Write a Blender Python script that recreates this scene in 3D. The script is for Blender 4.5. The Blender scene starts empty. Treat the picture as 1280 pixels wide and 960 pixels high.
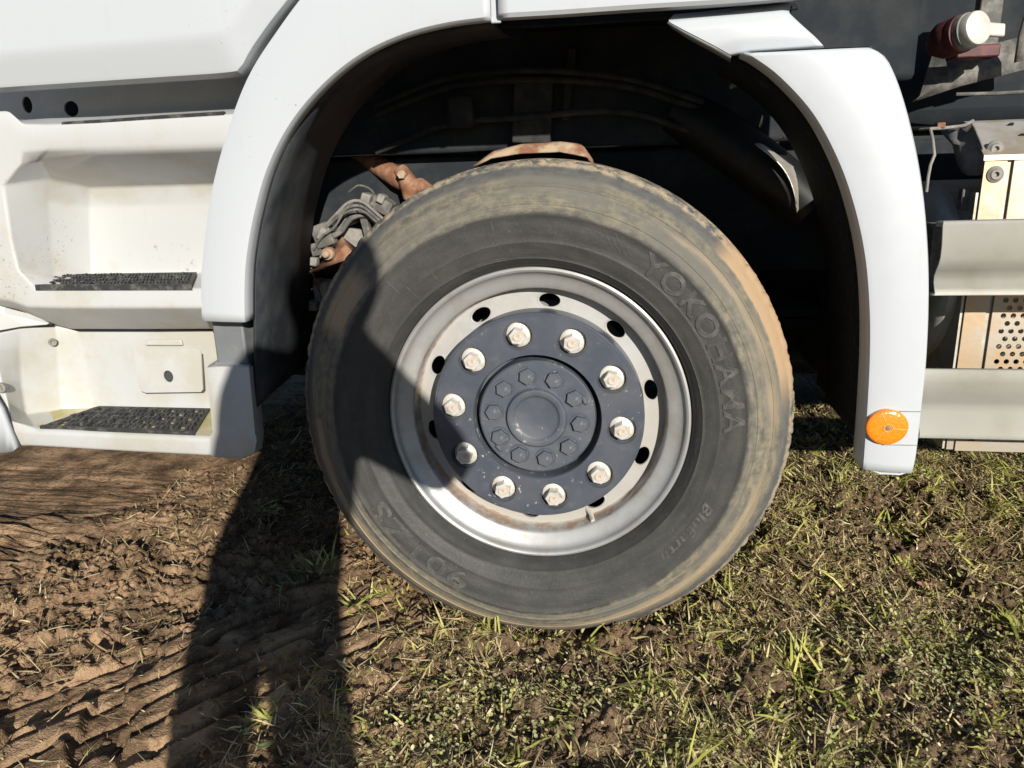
import bpy, bmesh, math, random
import numpy as np
from mathutils import Vector, Matrix

random.seed(7)
rng = np.random.default_rng(7)
PI = math.pi
SC = bpy.context.scene
COL = SC.collection

# ------------------------------------------------------------------ camera
G = 0.47                                   # height of the wheel centre above the ground
FPX = 924.2                                # focal length in photo pixels (1280 wide)
CAM = Vector((0.1786, -1.3524, 0.4500 + G))
yaw, pitch, roll = math.radians(9.35), math.radians(15.40), math.radians(-1.72)
fwd = Vector((-math.sin(yaw) * math.cos(pitch), math.cos(yaw) * math.cos(pitch), -math.sin(pitch)))
rt0 = Vector((math.cos(yaw), math.sin(yaw), 0))
up0 = rt0.cross(fwd)
RT = math.cos(roll) * rt0 + math.sin(roll) * up0
UP = -math.sin(roll) * rt0 + math.cos(roll) * up0
cam_d = bpy.data.cameras.new('camera')
cam_d.sensor_width = 36.0
cam_d.lens = FPX / 1280 * 36
cam_d.clip_start = 0.01
cam_d.clip_end = 500
cam = bpy.data.objects.new('camera', cam_d)
COL.objects.link(cam)
m = Matrix((RT, UP, -fwd)).transposed().to_4x4()
m.translation = CAM
cam.matrix_world = m
SC.camera = cam
SC.render.resolution_x, SC.render.resolution_y = 1024, 768

# ------------------------------------------------------------------ light
LX, LZ = -0.47, -0.38                      # sunlight travels (LX, 1, LZ)
sun_dir = Vector((LX, 1, LZ)).normalized()
elev = math.asin(-sun_dir.z)
world = bpy.data.worlds.new('World')
SC.world = world
world.use_nodes = True
wn = world.node_tree
wn.nodes.clear()
sky = wn.nodes.new('ShaderNodeTexSky')
sky.sky_type = 'NISHITA'
sky.sun_disc = False
sky.dust_density = 0.2
sky.ozone_density = 4.0
sky.sun_elevation = elev
sky.sun_rotation = math.atan2(-LX, -1.0)
bg = wn.nodes.new('ShaderNodeBackground')
bg.inputs['Strength'].default_value = 0.056
wo = wn.nodes.new('ShaderNodeOutputWorld')
wn.links.new(sky.outputs[0], bg.inputs[0])
wn.links.new(bg.outputs[0], wo.inputs[0])
sl = bpy.data.lights.new('sun', 'SUN')
sl.energy = 5.0
sl.angle = math.radians(0.53)
sl.color = (1.0, 0.94, 0.84)
sun = bpy.data.objects.new('sun', sl)
COL.objects.link(sun)
sun.rotation_euler = sun_dir.to_track_quat('-Z', 'Y').to_euler()
SC.view_settings.view_transform = 'Standard'
SC.view_settings.look = 'None'
SC.view_settings.exposure = 0.27
SC.view_settings.gamma = 1.0
SC.cycles.max_bounces = 5
SC.cycles.diffuse_bounces = 2
SC.cycles.glossy_bounces = 3
SC.cycles.transmission_bounces = 2
SC.cycles.transparent_max_bounces = 4


# ------------------------------------------------------------------ helpers
def ray(x, y):
    return RT * ((x - 640) / FPX) - UP * ((y - 480) / FPX) + fwd


def at(x, y, Y):
    """point of the vertical plane at depth Y that was measured at photo position x, y"""
    d = ray(x, y)
    return CAM + d * ((Y - CAM.y) / d.y)


def gp(x, y, z=0.0):
    d = ray(x, y)
    return CAM + d * ((z - CAM.z) / d.z)


def link(name, me, mat=None, parent=None, smooth=35, **kw):
    o = bpy.data.objects.new(name, me)
    COL.objects.link(o)
    if mat is not None and not me.materials:
        me.materials.append(mat)
    if parent is not None:
        o.parent = parent
    return o


def finish(bm, name, mat, parent=None, smooth=35, recalc=True):
    if recalc:
        bmesh.ops.recalc_face_normals(bm, faces=bm.faces)
    if smooth:
        a = math.radians(smooth)
        for e in bm.edges:
            if len(e.link_faces) == 2:
                e.smooth = e.calc_face_angle(0) < a
        for f in bm.faces:
            f.smooth = True
    me = bpy.data.meshes.new(name)
    bm.to_mesh(me)
    bm.free()
    return link(name, me, mat, parent)


def mod_bevel(o, w=0.006, seg=3, ang=25):
    b = o.modifiers.new('bevel', 'BEVEL')
    b.width = w
    b.segments = seg
    b.limit_method = 'ANGLE'
    b.angle_limit = math.radians(ang)
    b.harden_normals = False
    for p in o.data.polygons:
        p.use_smooth = True
    return o


def mod_solid(o, t=0.003, off=1.0):
    s = o.modifiers.new('solid', 'SOLIDIFY')
    s.thickness = t
    s.offset = off
    return o


def mod_sub(o, lv=2):
    s = o.modifiers.new('sub', 'SUBSURF')
    s.levels = lv
    s.render_levels = lv
    return o


def thing(name, label, cat, loc=(0, 0, 0), group=None):
    o = bpy.data.objects.new(name, None)
    COL.objects.link(o)
    o.location = loc
    o['label'] = label
    o['category'] = cat
    if group:
        o['group'] = group
    return o


def part_empty(name, parent):
    o = bpy.data.objects.new(name, None)
    COL.objects.link(o)
    o.parent = parent
    return o


def add_box(bm, lo, hi, mtx=None):
    vs = [bm.verts.new((x, y, z)) for x in (lo[0], hi[0]) for y in (lo[1], hi[1]) for z in (lo[2], hi[2])]
    for f in ((0, 1, 3, 2), (4, 6, 7, 5), (0, 4, 5, 1), (2, 3, 7, 6), (0, 2, 6, 4), (1, 5, 7, 3)):
        bm.faces.new([vs[i] for i in f])
    if mtx is not None:
        bmesh.ops.transform(bm, matrix=mtx, verts=vs)
    return vs


def box(name, lo, hi, mat, parent, bev=0.004, mtx=None):
    bm = bmesh.new()
    add_box(bm, lo, hi, mtx)
    o = finish(bm, name, mat, parent)
    if bev:
        mod_bevel(o, bev, 2)
    return o


def add_tube(bm, pts, rad, seg=10, cap=True):
    pts = [Vector(p) for p in pts]
    if not hasattr(rad, '__len__'):
        rad = [rad] * len(pts)
    rings = []
    prev = None
    for i, p in enumerate(pts):
        t = (pts[min(i + 1, len(pts) - 1)] - pts[max(i - 1, 0)]).normalized()
        if prev is None:
            a = t.orthogonal().normalized()
        else:
            a = (prev - t * prev.dot(t)).normalized()
        prev = a
        b = t.cross(a)
        rings.append([bm.verts.new(p + (a * math.cos(k * 2 * PI / seg) + b * math.sin(k * 2 * PI / seg)) * rad[i]) for k in range(seg)])
    for r0, r1 in zip(rings, rings[1:]):
        for k in range(seg):
            bm.faces.new((r0[k], r0[(k + 1) % seg], r1[(k + 1) % seg], r1[k]))
    if cap:
        bm.faces.new(rings[0][::-1])
        bm.faces.new(rings[-1])


def tube(name, pts, rad, mat, parent, seg=12):
    bm = bmesh.new()
    add_tube(bm, pts, rad, seg)
    return finish(bm, name, mat, parent)


def smooth_path(pts, n):
    """Catmull-Rom through points, n samples spaced evenly along it"""
    P = [np.array(p, float) for p in pts]
    P = [2 * P[0] - P[1]] + P + [2 * P[-1] - P[-2]]
    out = []
    for i in range(1, len(P) - 2):
        for t in np.linspace(0, 1, 16, endpoint=False):
            p0, p1, p2, p3 = P[i - 1:i + 3]
            out.append(.5 * (2 * p1 + (p2 - p0) * t + (2 * p0 - 5 * p1 + 4 * p2 - p3) * t * t + (3 * p1 - p0 - 3 * p2 + p3) * t ** 3))
    out.append(P[-2])
    out = np.array(out)
    d = np.concatenate([[0], np.cumsum(np.linalg.norm(np.diff(out, axis=0), axis=1))])
    s = np.linspace(0, d[-1], n)
    return np.stack([np.interp(s, d, out[:, k]) for k in range(out.shape[1])], 1)


def lathe(bm, prof, seg=96, rfun=None, closed=False):
    """prof = list of (radius, y); spins round the Y axis"""
    rings = []
    for j, (r, y) in enumerate(prof):
        ring = []
        for k in range(seg):
            a = 2 * PI * k / seg
            rr, yy = (r, y) if rfun is None else rfun(j, a, r, y)
            ring.append(bm.verts.new((rr * math.cos(a), yy, rr * math.sin(a))))
        rings.append(ring)
    for r0, r1 in zip(rings, rings[1:]):
        for k in range(seg):
            bm.faces.new((r0[k], r1[k], r1[(k + 1) % seg], r0[(k + 1) % seg]))
    return rings


def plate(name, outer, holes, mat, parent, thick=0.003, off=-1.0):
    """flat sheet with real holes; outer and holes are lists of 3D points"""
    bm = bmesh.new()
    es = []
    for loop in [outer] + holes:
        vs = [bm.verts.new(p) for p in loop]
        for a, b in zip(vs, vs[1:] + vs[:1]):
            es.append(bm.edges.new((a, b)))
    bmesh.ops.triangle_fill(bm, edges=es, use_beauty=True)
    bmesh.ops.recalc_face_normals(bm, faces=bm.faces)
    fs = list(bm.faces)
    nrm = sum((f.normal * f.calc_area() for f in fs), Vector())
    if nrm.y > 0:
        bmesh.ops.reverse_faces(bm, faces=fs)
    o = finish(bm, name, mat, parent, smooth=0, recalc=False)
    mod_solid(o, thick, off)
    return o


def ellipse(c, rx, rz, n=14, ax=Vector((1, 0, 0)), az=Vector((0, 0, 1))):
    return [c + ax * (rx * math.cos(2 * PI * k / n)) + az * (rz * math.sin(2 * PI * k / n)) for k in range(n)]


def grid_px(name, rows, mat, parent, bev=0.006, ang=18, sub=0, thick=0.0):
    """moulded sheet: rows of (px, py, Y) measured points"""
    bm = bmesh.new()
    vr = [[bm.verts.new(at(*p)) for p in r] for r in rows]
    for a, b in zip(vr, vr[1:]):
        for i in range(len(a) - 1):
            bm.faces.new((a[i], b[i], b[i + 1], a[i + 1]))
    for f in bm.faces:
        f.normal_update()
    s = sum((f.normal * f.calc_area() for f in bm.faces), Vector())
    if s.y > 0:
        bmesh.ops.reverse_faces(bm, faces=bm.faces)
    o = finish(bm, name, mat, parent, smooth=0, recalc=False)
    for p in o.data.polygons:
        p.use_smooth = True
    if bev:
        mod_bevel(o, bev, 4, ang)
    if sub:
        mod_sub(o, sub)
    if thick:
        mod_solid(o, thick, -1)
    return o


def band(name, inner, outer, Y, prof, mat, parent, n=56, thick=0.003):
    """curved panel between two measured edges; prof = (t across, depth offset)"""
    a = smooth_path(inner, n)
    b = smooth_path(outer, n)
    bm = bmesh.new()
    rows = []
    for t, dy in prof:
        rows.append([bm.verts.new(at(*(a[i] * (1 - t) + b[i] * t), Y) + Vector((0, dy, 0))) for i in range(n)])
    for r0, r1 in zip(rows, rows[1:]):
        for i in range(n - 1):
            bm.faces.new((r0[i], r1[i], r1[i + 1], r0[i + 1]))
    for f in bm.faces:
        f.normal_update()
    s = sum((f.normal * f.calc_area() for f in bm.faces), Vector())
    if s.y > 0:
        bmesh.ops.reverse_faces(bm, faces=bm.faces)
    o = finish(bm, name, mat, parent, smooth=32, recalc=False)
    if thick:
        mod_solid(o, thick, -1)
    return o


# ------------------------------------------------------------------ materials
class NT:
    def __init__(s, name):
        s.m = bpy.data.materials.new(name)
        s.m.use_nodes = True
        s.t = s.m.node_tree
        s.b = s.t.nodes['Principled BSDF']
        s.tc = s.t.nodes.new('ShaderNodeTexCoord')

    def n(s, typ, **kw):
        x = s.t.nodes.new(typ)
        for k, v in kw.items():
            setattr(x, k, v)
        return x

    def put(s, a, b):
        if isinstance(a, (int, float)):
            b.default_value = a
        elif isinstance(a, (tuple, list)):
            b.default_value = tuple(a) + ((1,) if len(a) == 3 and len(b.default_value) == 4 else ())
        else:
            s.t.links.new(a, b)

    def noise(s, scale, det=4, rough=.55, coord='Object', stretch=None, dist=0):
        x = s.n('ShaderNodeTexNoise')
        x.inputs['Scale'].default_value = scale
        x.inputs['Detail'].default_value = det
        x.inputs['Roughness'].default_value = rough
        x.inputs['Distortion'].default_value = dist
        v = s.tc.outputs[coord]
        if stretch:
            mp = s.n('ShaderNodeMapping')
            mp.inputs['Scale'].default_value = stretch
            s.t.links.new(v, mp.inputs[0])
            v = mp.outputs[0]
        s.t.links.new(v, x.inputs[0])
        return x.outputs[0]

    def step(s, v, lo, hi):
        x = s.n('ShaderNodeMapRange')
        x.interpolation_type = 'SMOOTHSTEP'
        s.put(v, x.inputs[0])
        s.put(lo, x.inputs[1])
        s.put(hi, x.inputs[2])
        return x.outputs[0]

    def math(s, op, a, b=0.0, c=None):
        x = s.n('ShaderNodeMath', operation=op)
        s.put(a, x.inputs[0])
        s.put(b, x.inputs[1])
        if c is not None:
            s.put(c, x.inputs[2])
        return x.outputs[0]

    def mix(s, f, a, b):
        x = s.n('ShaderNodeMix', data_type='RGBA')
        s.put(f, x.inputs[0])
        s.put(a, x.inputs[6])
        s.put(b, x.inputs[7])
        return x.outputs[2]

    def bump(s, h, dist=0.002, st=0.6):
        x = s.n('ShaderNodeBump')
        x.inputs['Strength'].default_value = st
        x.inputs['Distance'].default_value = dist
        s.put(h, x.inputs['Height'])
        s.t.links.new(x.outputs[0], s.b.inputs['Normal'])

    def out(s, col, rough=.5, metal=0.0, spec=.5):
        s.put(col, s.b.inputs['Base Color'])
        s.put(rough, s.b.inputs['Roughness'])
        s.put(metal, s.b.inputs['Metallic'])
        s.b.inputs['Specular IOR Level'].default_value = spec
        return s.m


def simple(name, c1, c2, scale=30, rough=.5, metal=0.0, bump=0.0, lo=.4, hi=.65, spec=.5, stretch=None):
    k = NT(name)
    f = k.step(k.noise(scale, 6, .6, stretch=stretch), lo, hi)
    if bump:
        k.bump(k.noise(scale * 4, 5), bump)
    return k.out(k.mix(f, c1, c2), rough, metal, spec)


def m_white(name, base, dirt, amount=.62, speck=.70, rough=.32, stain=None):
    k = NT(name)
    d = k.step(k.noise(5, 7, .65), amount, amount + .2)
    st = k.step(k.noise(14, 5, .6, stretch=(3, 3, .35)), .60, .78)
    sp = k.math('MULTIPLY', k.step(k.noise(170, 2, .5), speck - .03, speck + .03), k.step(k.noise(3.2, 3), .54, .68))
    f = k.math('MAXIMUM', k.math('MULTIPLY', d, .55), k.math('MULTIPLY', st, .35))
    c = k.mix(f, base, dirt)
    c = k.mix(k.math('MULTIPLY', sp, .6), c, (.25, .2, .14))
    if stain:
        for ctr, rad, colr, amt in stain:
            d_ = k.n('ShaderNodeVectorMath', operation='DISTANCE')
            k.t.links.new(k.tc.outputs['Object'], d_.inputs[0])
            d_.inputs[1].default_value = ctr
            near = k.math('SUBTRACT', 1.0, k.step(d_.outputs['Value'], rad * .15, rad))
            sm = k.math('MULTIPLY', near, k.step(k.noise(48, 5, .7), .56, .66))
            c = k.mix(k.math('MULTIPLY', sm, amt), c, colr)
    r = k.math('ADD', k.math('MULTIPLY', k.noise(40, 4), .18), rough - .06)
    k.bump(k.noise(9, 2), .0012, .35)
    return k.out(c, r)


M = {}
M['white'] = m_white('white_paint', (.485, .515, .55), (.43, .43, .41), .64, .73)
M['step'] = m_white('step_plastic', (.495, .505, .505), (.41, .38, .285), .46, .66, .4, [(tuple(at(228, 338, .1)), .075, (.26, .15, .09), .85), (tuple(at(200, 318, .1)), .045, (.28, .17, .10), .8), (tuple(at(175, 165, -.06)), .02, (.30, .24, .17), .8), (tuple(at(3, 222, -.06)), .03, (.42, .30, .15), .7), (tuple(at(60, 500, .04)), .12, (.50, .47, .22), .5)])
M['grey_plastic'] = simple('grey_plastic', (.15, .16, .17), (.19, .195, .195), 20, .55)
M['sill'] = simple('sill_plastic', (.56, .58, .585), (.62, .62, .61), 20, .5)
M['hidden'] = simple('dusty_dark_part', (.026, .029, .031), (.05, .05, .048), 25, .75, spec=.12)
M['flap'] = simple('rough_flap', (.007, .010, .013), (.016, .019, .022), 60, .8, bump=.003, spec=.1)
M['black_plastic'] = simple('black_plastic', (.012, .013, .014), (.024, .024, .023), 14, .65, bump=.0006, spec=.2)
M['liner'] = simple('liner_plastic', (.018, .023, .029), (.050, .055, .060), 9, .62, bump=.0015)
M['chassis'] = simple('chassis_paint', (.020, .025, .030), (.036, .039, .042), 12, .75, spec=.12)
M['seal'] = simple('seal_rubber', (.05, .055, .06), (.07, .07, .07), 30, .6)
M['mat'] = simple('step_rubber', (.028, .029, .031), (.13, .125, .11), 55, .62, bump=.001, lo=.45, hi=.75)
M['rust'] = simple('rusty_steel', (.20, .085, .045), (.33, .19, .12), 35, .8, bump=.002)
M['rust_mud'] = simple('muddy_rust', (.22, .10, .06), (.42, .32, .22), 22, .85, bump=.002)
M['grey_dust'] = simple('dusty_plastic', (.09, .088, .082), (.20, .19, .17), 40, .7, bump=.001)
M['dust_light'] = simple('dusty_bracket', (.20, .19, .175), (.30, .28, .25), 40, .7, bump=.001)
M['alu'] = simple('side_rail_aluminium', (.72, .70, .62), (.56, .53, .40), 6, .36, .0, .0006, .45, .75)
M['galv'] = simple('galvanised_sheet', (.52, .50, .46), (.42, .36, .27), 16, .45, .45, .0006)
M['shield'] = simple('heat_shield_sheet', (.50, .37, .24), (.46, .42, .36), 11, .42, .45, .0006)
M['steel_dark'] = simple('dark_drum', (.62, .62, .60), (.48, .46, .42), 12, .5, .1)
M['nut'] = simple('wheel_nut_zinc', (.74, .725, .69), (.60, .55, .47), 60, .34, .35, .0004)
M['stud'] = simple('stud_steel', (.60, .56, .50), (.50, .36, .25), 90, .45, .15)
M['foil'] = simple('torn_foil', (.62, .59, .52), (.48, .44, .37), 30, .35, .6, .001)
M['red'] = simple('red_coupling', (.07, .012, .016), (.13, .035, .035), 30, .6)
M['cap'] = simple('coupling_cap', (.70, .69, .64), (.6, .58, .52), 30, .4, .2)
M['exhaust'] = simple('dark_pipe', (.008, .0085, .009), (.016, .015, .014), 20, .5, .0, spec=.25)


def m_algae():
    k = NT('step_floor')
    f = k.step(k.noise(9, 6), .38, .6)
    g = k.step(k.noise(30, 6), .5, .7)
    c = k.mix(f, (.60, .55, .40), (.42, .38, .13))
    c = k.mix(g, c, (.50, .46, .26))
    return k.out(c, .45)


M['algae'] = m_algae()


def m_tyre():
    k = NT('tyre_rubber')
    sx = k.n('ShaderNodeSeparateXYZ')
    k.t.links.new(k.tc.outputs['Object'], sx.inputs[0])
    X, Y, Z = sx.outputs
    r = k.math('SQRT', k.math('ADD', k.math('MULTIPLY', X, X), k.math('MULTIPLY', Z, Z)))
    ang = k.math('ARCTAN2', Z, X)
    cb = k.n('ShaderNodeCombineXYZ')
    k.put(k.math('MULTIPLY', r, 4.0), cb.inputs[0])
    k.put(k.math('MULTIPLY', ang, .32), cb.inputs[1])

    def pol(sc, det, ro, off):
        x = k.n('ShaderNodeTexNoise')
        x.noise_dimensions = '4D'
        x.inputs['W'].default_value = off
        x.inputs['Scale'].default_value = sc
        x.inputs['Detail'].default_value = det
        x.inputs['Roughness'].default_value = ro
        k.t.links.new(cb.outputs[0], x.inputs[0])
        return x.outputs[0]
    n1 = k.math('ADD', k.math('MULTIPLY', pol(11, 6, .62, 1.0), .6), k.math('MULTIPLY', k.noise(22, 6, .65), .4))
    n2 = k.math('ADD', k.math('MULTIPLY', pol(30, 6, .65, 2.0), .55), k.math('MULTIPLY', k.noise(60, 6, .65), .45))
    n3 = pol(5, 4, .5, 3.0)
    fine = k.noise(160, 4, .6)
    rr = k.math('ADD', r, k.math('MULTIPLY', k.math('SUBTRACT', n1, .5), .030))
    rr = k.math('ADD', rr, k.math('MULTIPLY', k.math('SUBTRACT', n2, .5), .012))
    clean = k.mix(k.step(n1, .35, .7), (.046, .046, .044), (.074, .073, .068))
    clean = k.mix(k.math('MULTIPLY', k.step(fine, .62, .75), .5), clean, (.15, .145, .13))
    mud = k.mix(k.step(n2, .35, .66), (.098, .096, .086), (.25, .220, .155))
    mud = k.mix(k.step(n3, .42, .66), mud, (.140, .135, .120))
    tanm = k.mix(k.step(n2, .3, .7), (.34, .27, .18), (.27, .22, .155))
    wash = k.mix(k.step(n2, .3, .7), (.075, .08, .085), (.14, .135, .12))
    c = k.mix(k.step(rr, .390, .402), clean, mud)
    # clay band along the lower shoulder rib
    bandm = k.math('MULTIPLY', k.step(rr, .424, .432), k.math('SUBTRACT', 1.0, k.step(rr, .446, .452)))
    bandm = k.math('MULTIPLY', bandm, k.step(k.math('ADD', n3, k.math('MULTIPLY', Z, -.35)), .42, .62))
    c = k.mix(bandm, c, tanm)
    c = k.mix(k.step(rr, .452, .462), c, wash)
    # dried clay on the shoulder blocks
    sh = k.math('MULTIPLY', k.step(r, .470, .476), k.step(n2, .42, .56))
    c = k.mix(sh, c, (.34, .28, .20))
    # broad clay smear on the upper rear shoulder
    am = k.math('MULTIPLY', k.step(ang, math.radians(2), math.radians(14)), k.math('SUBTRACT', 1.0, k.step(ang, math.radians(40), math.radians(47))))
    am = k.math('MULTIPLY', am, k.step(k.math('ADD', r, k.math('MULTIPLY', k.math('SUBTRACT', n1, .5), .02)), .452, .457))
    c = k.mix(k.math('MULTIPLY', am, .9), c, (.42, .29, .175))
    # second smear on the upper front shoulder
    bm_ = k.math('MULTIPLY', k.step(ang, math.radians(136), math.radians(142)), k.math('SUBTRACT', 1.0, k.step(ang, math.radians(152), math.radians(158))))
    bm_ = k.math('MULTIPLY', bm_, k.math('MULTIPLY', k.step(rr, .40, .41), k.math('SUBTRACT', 1.0, k.step(rr, .45, .46))))
    c = k.mix(k.math('MULTIPLY', bm_, .9), c, (.44, .33, .215))
    ro = k.math('ADD', .50, k.math('MULTIPLY', k.step(rr, .38, .40), .3))
    k.bump(k.math('ADD', n2, k.math('MULTIPLY', fine, .4)), .0022, .6)
    return k.out(c, ro, 0, .25)


M['tyre'] = m_tyre()
M['tyre_letter'] = simple('tyre_lettering_rubber', (.062, .061, .058), (.115, .112, .103), 60, .5, lo=.4, hi=.7, spec=.3)


def m_rim():
    k = NT('rim_silver')
    sx = k.n('ShaderNodeSeparateXYZ')
    k.t.links.new(k.tc.outputs['Object'], sx.inputs[0])
    X, Y, Z = sx.outputs
    r = k.math('SQRT', k.math('ADD', k.math('MULTIPLY', X, X), k.math('MULTIPLY', Z, Z)))
    n1 = k.noise(20, 6, .65)
    n2 = k.noise(70, 5, .6)
    n3 = k.noise(6, 4)
    c = k.mix(k.step(n1, .4, .7), (.45, .455, .455), (.38, .37, .35))
    disc = k.math('SUBTRACT', 1.0, k.step(r, .2505, .2515))
    c = k.mix(k.math('MULTIPLY', disc, k.step(n3, .3, .6)), c, (.42, .40, .365))
    # rust creeping along the weld between disc and barrel
    d = k.math('ABSOLUTE', k.math('SUBTRACT', k.math('ADD', r, k.math('MULTIPLY', k.math('SUBTRACT', n2, .5), .010))  , .2500))
    line = k.math('MULTIPLY', k.math('SUBTRACT', 1.0, k.step(d, .0008, .004)), k.step(n1, .40, .58))
    c = k.mix(k.math('MULTIPLY', line, .7), c, (.30, .17, .09))
    spots = k.math('MULTIPLY', k.step(n2, .64, .72), k.step(n3, .5, .65))
    c = k.mix(k.math('MULTIPLY', spots, .6), c, (.34, .20, .10))
    k.bump(n2, .0006, .4)
    lip = k.step(r, .250, .256)
    return k.out(c, k.math('ADD', .38, k.math('MULTIPLY', n1, .22)), k.math('ADD', .12, k.math('MULTIPLY', lip, .36)))


M['rim'] = m_rim()


def m_hub():
    k = NT('hub_paint')
    n1 = k.noise(12, 6, .6)
    n2 = k.noise(95, 5, .6)
    n3 = k.noise(8, 3)
    c = k.mix(k.step(n1, .35, .7), (.062, .072, .095), (.085, .093, .112))
    chips = k.math('MULTIPLY', k.step(n2, .63, .68), k.step(n3, .52, .64))
    c = k.mix(chips, c, (.46, .45, .42))
    dust = k.step(k.noise(40, 6, .7), .5, .8)
    c = k.mix(k.math('MULTIPLY', dust, .25), c, (.22, .21, .19))
    k.bump(n1, .001, .3)
    return k.out(c, k.math('ADD', .28, k.math('MULTIPLY', n1, .2)))


def m_cap():
    k = NT('hub_cap_paint')
    n1 = k.noise(16, 6, .6)
    n2 = k.noise(60, 5, .65)
    c = k.mix(k.step(n1, .35, .7), (.070, .081, .104), (.096, .105, .122))
    chips = k.math('MULTIPLY', k.step(n2, .60, .70), k.step(k.noise(9, 3), .46, .6))
    c = k.mix(chips, c, (.40, .395, .37))
    k.bump(n2, .001, .35)
    return k.out(c, k.math('ADD', .36, k.math('MULTIPLY', n1, .25)))


M['hub'] = m_hub()
M['hubcap'] = m_cap()


def m_reflector():
    k = NT('orange_reflector')
    v = k.n('ShaderNodeTexVoronoi')
    v.inputs['Scale'].default_value = 260
    k.t.links.new(k.tc.outputs['Object'], v.inputs[0])
    k.bump(v.outputs[0], .0006, .5)
    k.b.inputs['Coat Weight'].default_value = .6
    k.b.inputs['Coat Roughness'].default_value = .08
    return k.out(k.mix(v.outputs[0], (.88, .20, .008), (.95, .30, .02)), .25)


M['reflector'] = m_reflector()
M['reflector_rib'] = simple('reflector_rib', (.90, .34, .06), (.95, .42, .12), 60, .3)


def m_soil():
    k = NT('soil')
    n0 = k.noise(2.2, 4, .5)
    n1 = k.noise(9, 5, .62)
    n2 = k.noise(60, 4, .65)
    n3 = k.noise(240, 2, .6)
    c = k.mix(k.step(n1, .36, .66), (.125, .080, .047), (.44, .290, .172))
    c = k.mix(k.math('MULTIPLY', k.step(n2, .52, .68), .7), c, (.075, .046, .028))
    c = k.mix(k.math('MULTIPLY', k.step(n3, .58, .7), .5), c, (.46, .36, .22))
    c = k.mix(k.math('MULTIPLY', k.step(n0, .5, .7), .35), c, (.30, .185, .115))
    sx = k.n('ShaderNodeSeparateXYZ')
    k.t.links.new(k.tc.outputs['Object'], sx.inputs[0])
    humus = k.step(k.math('ADD', sx.outputs[0], k.math('MULTIPLY', k.math('SUBTRACT', n0, .5), .9)), -.45, .15)
    c = k.mix(k.math('MULTIPLY', humus, .72), c, k.mix(k.step(n2, .4, .65), (.060, .041, .026), (.20, .14, .088)))
    k.bump(k.math('ADD', n2, k.math('MULTIPLY', n3, .6)), .006, .9)
    return k.out(c, .9, 0, .15)


M['soil'] = m_soil()


def m_attr(name, rough=.6, trans=.25, spec=.3):
    k = NT(name)
    a = k.n('ShaderNodeAttribute', attribute_name='tint')
    f = k.noise(120, 3)
    c = k.mix(k.math('MULTIPLY', f, .2), a.outputs[0], (.20, .16, .06))
    k.out(c, rough, 0, spec)
    tr = k.n('ShaderNodeBsdfTranslucent')
    k.t.links.new(c, tr.inputs[0])
    mx = k.n('ShaderNodeMixShader')
    mx.inputs[0].default_value = trans
    k.t.links.new(k.b.outputs[0], mx.inputs[1])
    k.t.links.new(tr.outputs[0], mx.inputs[2])
    k.t.links.new(mx.outputs[0], k.t.nodes['Material Output'].inputs[0])
    return k.m


M['grass'] = m_attr('grass_blades', .55, .15)
M['straw'] = m_attr('straw', .7, .15)
M['clover'] = m_attr('clover_leaves', .5, .12)
M['clod'] = M['soil']
M['leaf'] = simple('dry_leaf', (.42, .34, .19), (.30, .20, .10), 40, .7)
M['leaf_red'] = simple('red_brown_leaf', (.42, .22, .16), (.34, .17, .10), 40, .7)
M['leaf_green'] = simple('green_leaf', (.14, .18, .07), (.24, .24, .10), 40, .6)


# ------------------------------------------------------------------ ground
_tab = rng.random((512, 512))


def vn(x, y, seed=0):
    x = x + seed * 17.31
    y = y + seed * 9.77
    xi = np.floor(x).astype(int)
    yi = np.floor(y).astype(int)
    fx = x - xi
    fy = y - yi
    fx = fx * fx * (3 - 2 * fx)
    fy = fy * fy * (3 - 2 * fy)
    g = lambda a, b: _tab[a % 512, b % 512]
    return (g(xi, yi) * (1 - fx) + g(xi + 1, yi) * fx) * (1 - fy) + (g(xi, yi + 1) * (1 - fx) + g(xi + 1, yi + 1) * fx) * fy


def fbm(x, y, s, o=4, seed=0, gain=.5):
    a, t, w = 1.0, 0, 0
    for i in range(o):
        t = t + a * vn(x * s, y * s, seed + i * 3)
        w += a
        a *= gain
        s *= 2.03
    return t / w


def sst(v, a, b):
    t = np.clip((v - a) / (b - a), 0, 1)
    return t * t * (3 - 2 * t)


_t0, _t1 = gp(0, 893), gp(250, 790)
_tv = (_t1 - _t0)
_tv.z = 0
_tv.normalize()
_tu = Vector((_tv.y, -_tv.x, 0))           # across the track, towards the camera
_sp = abs((gp(100, 877) - gp(100, 853)).dot(_tu))


def track(x, y):
    u = (x - _t0.x) * _tu.x + (y - _t0.y) * _tu.y
    v = (x - _t0.x) * _tv.x + (y - _t0.y) * _tv.y
    return sst(u, -.03, .0) * (1 - sst(u, 5.6 * _sp, 5.6 * _sp + .03)) * (1 - sst(v, .62, .78))


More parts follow.
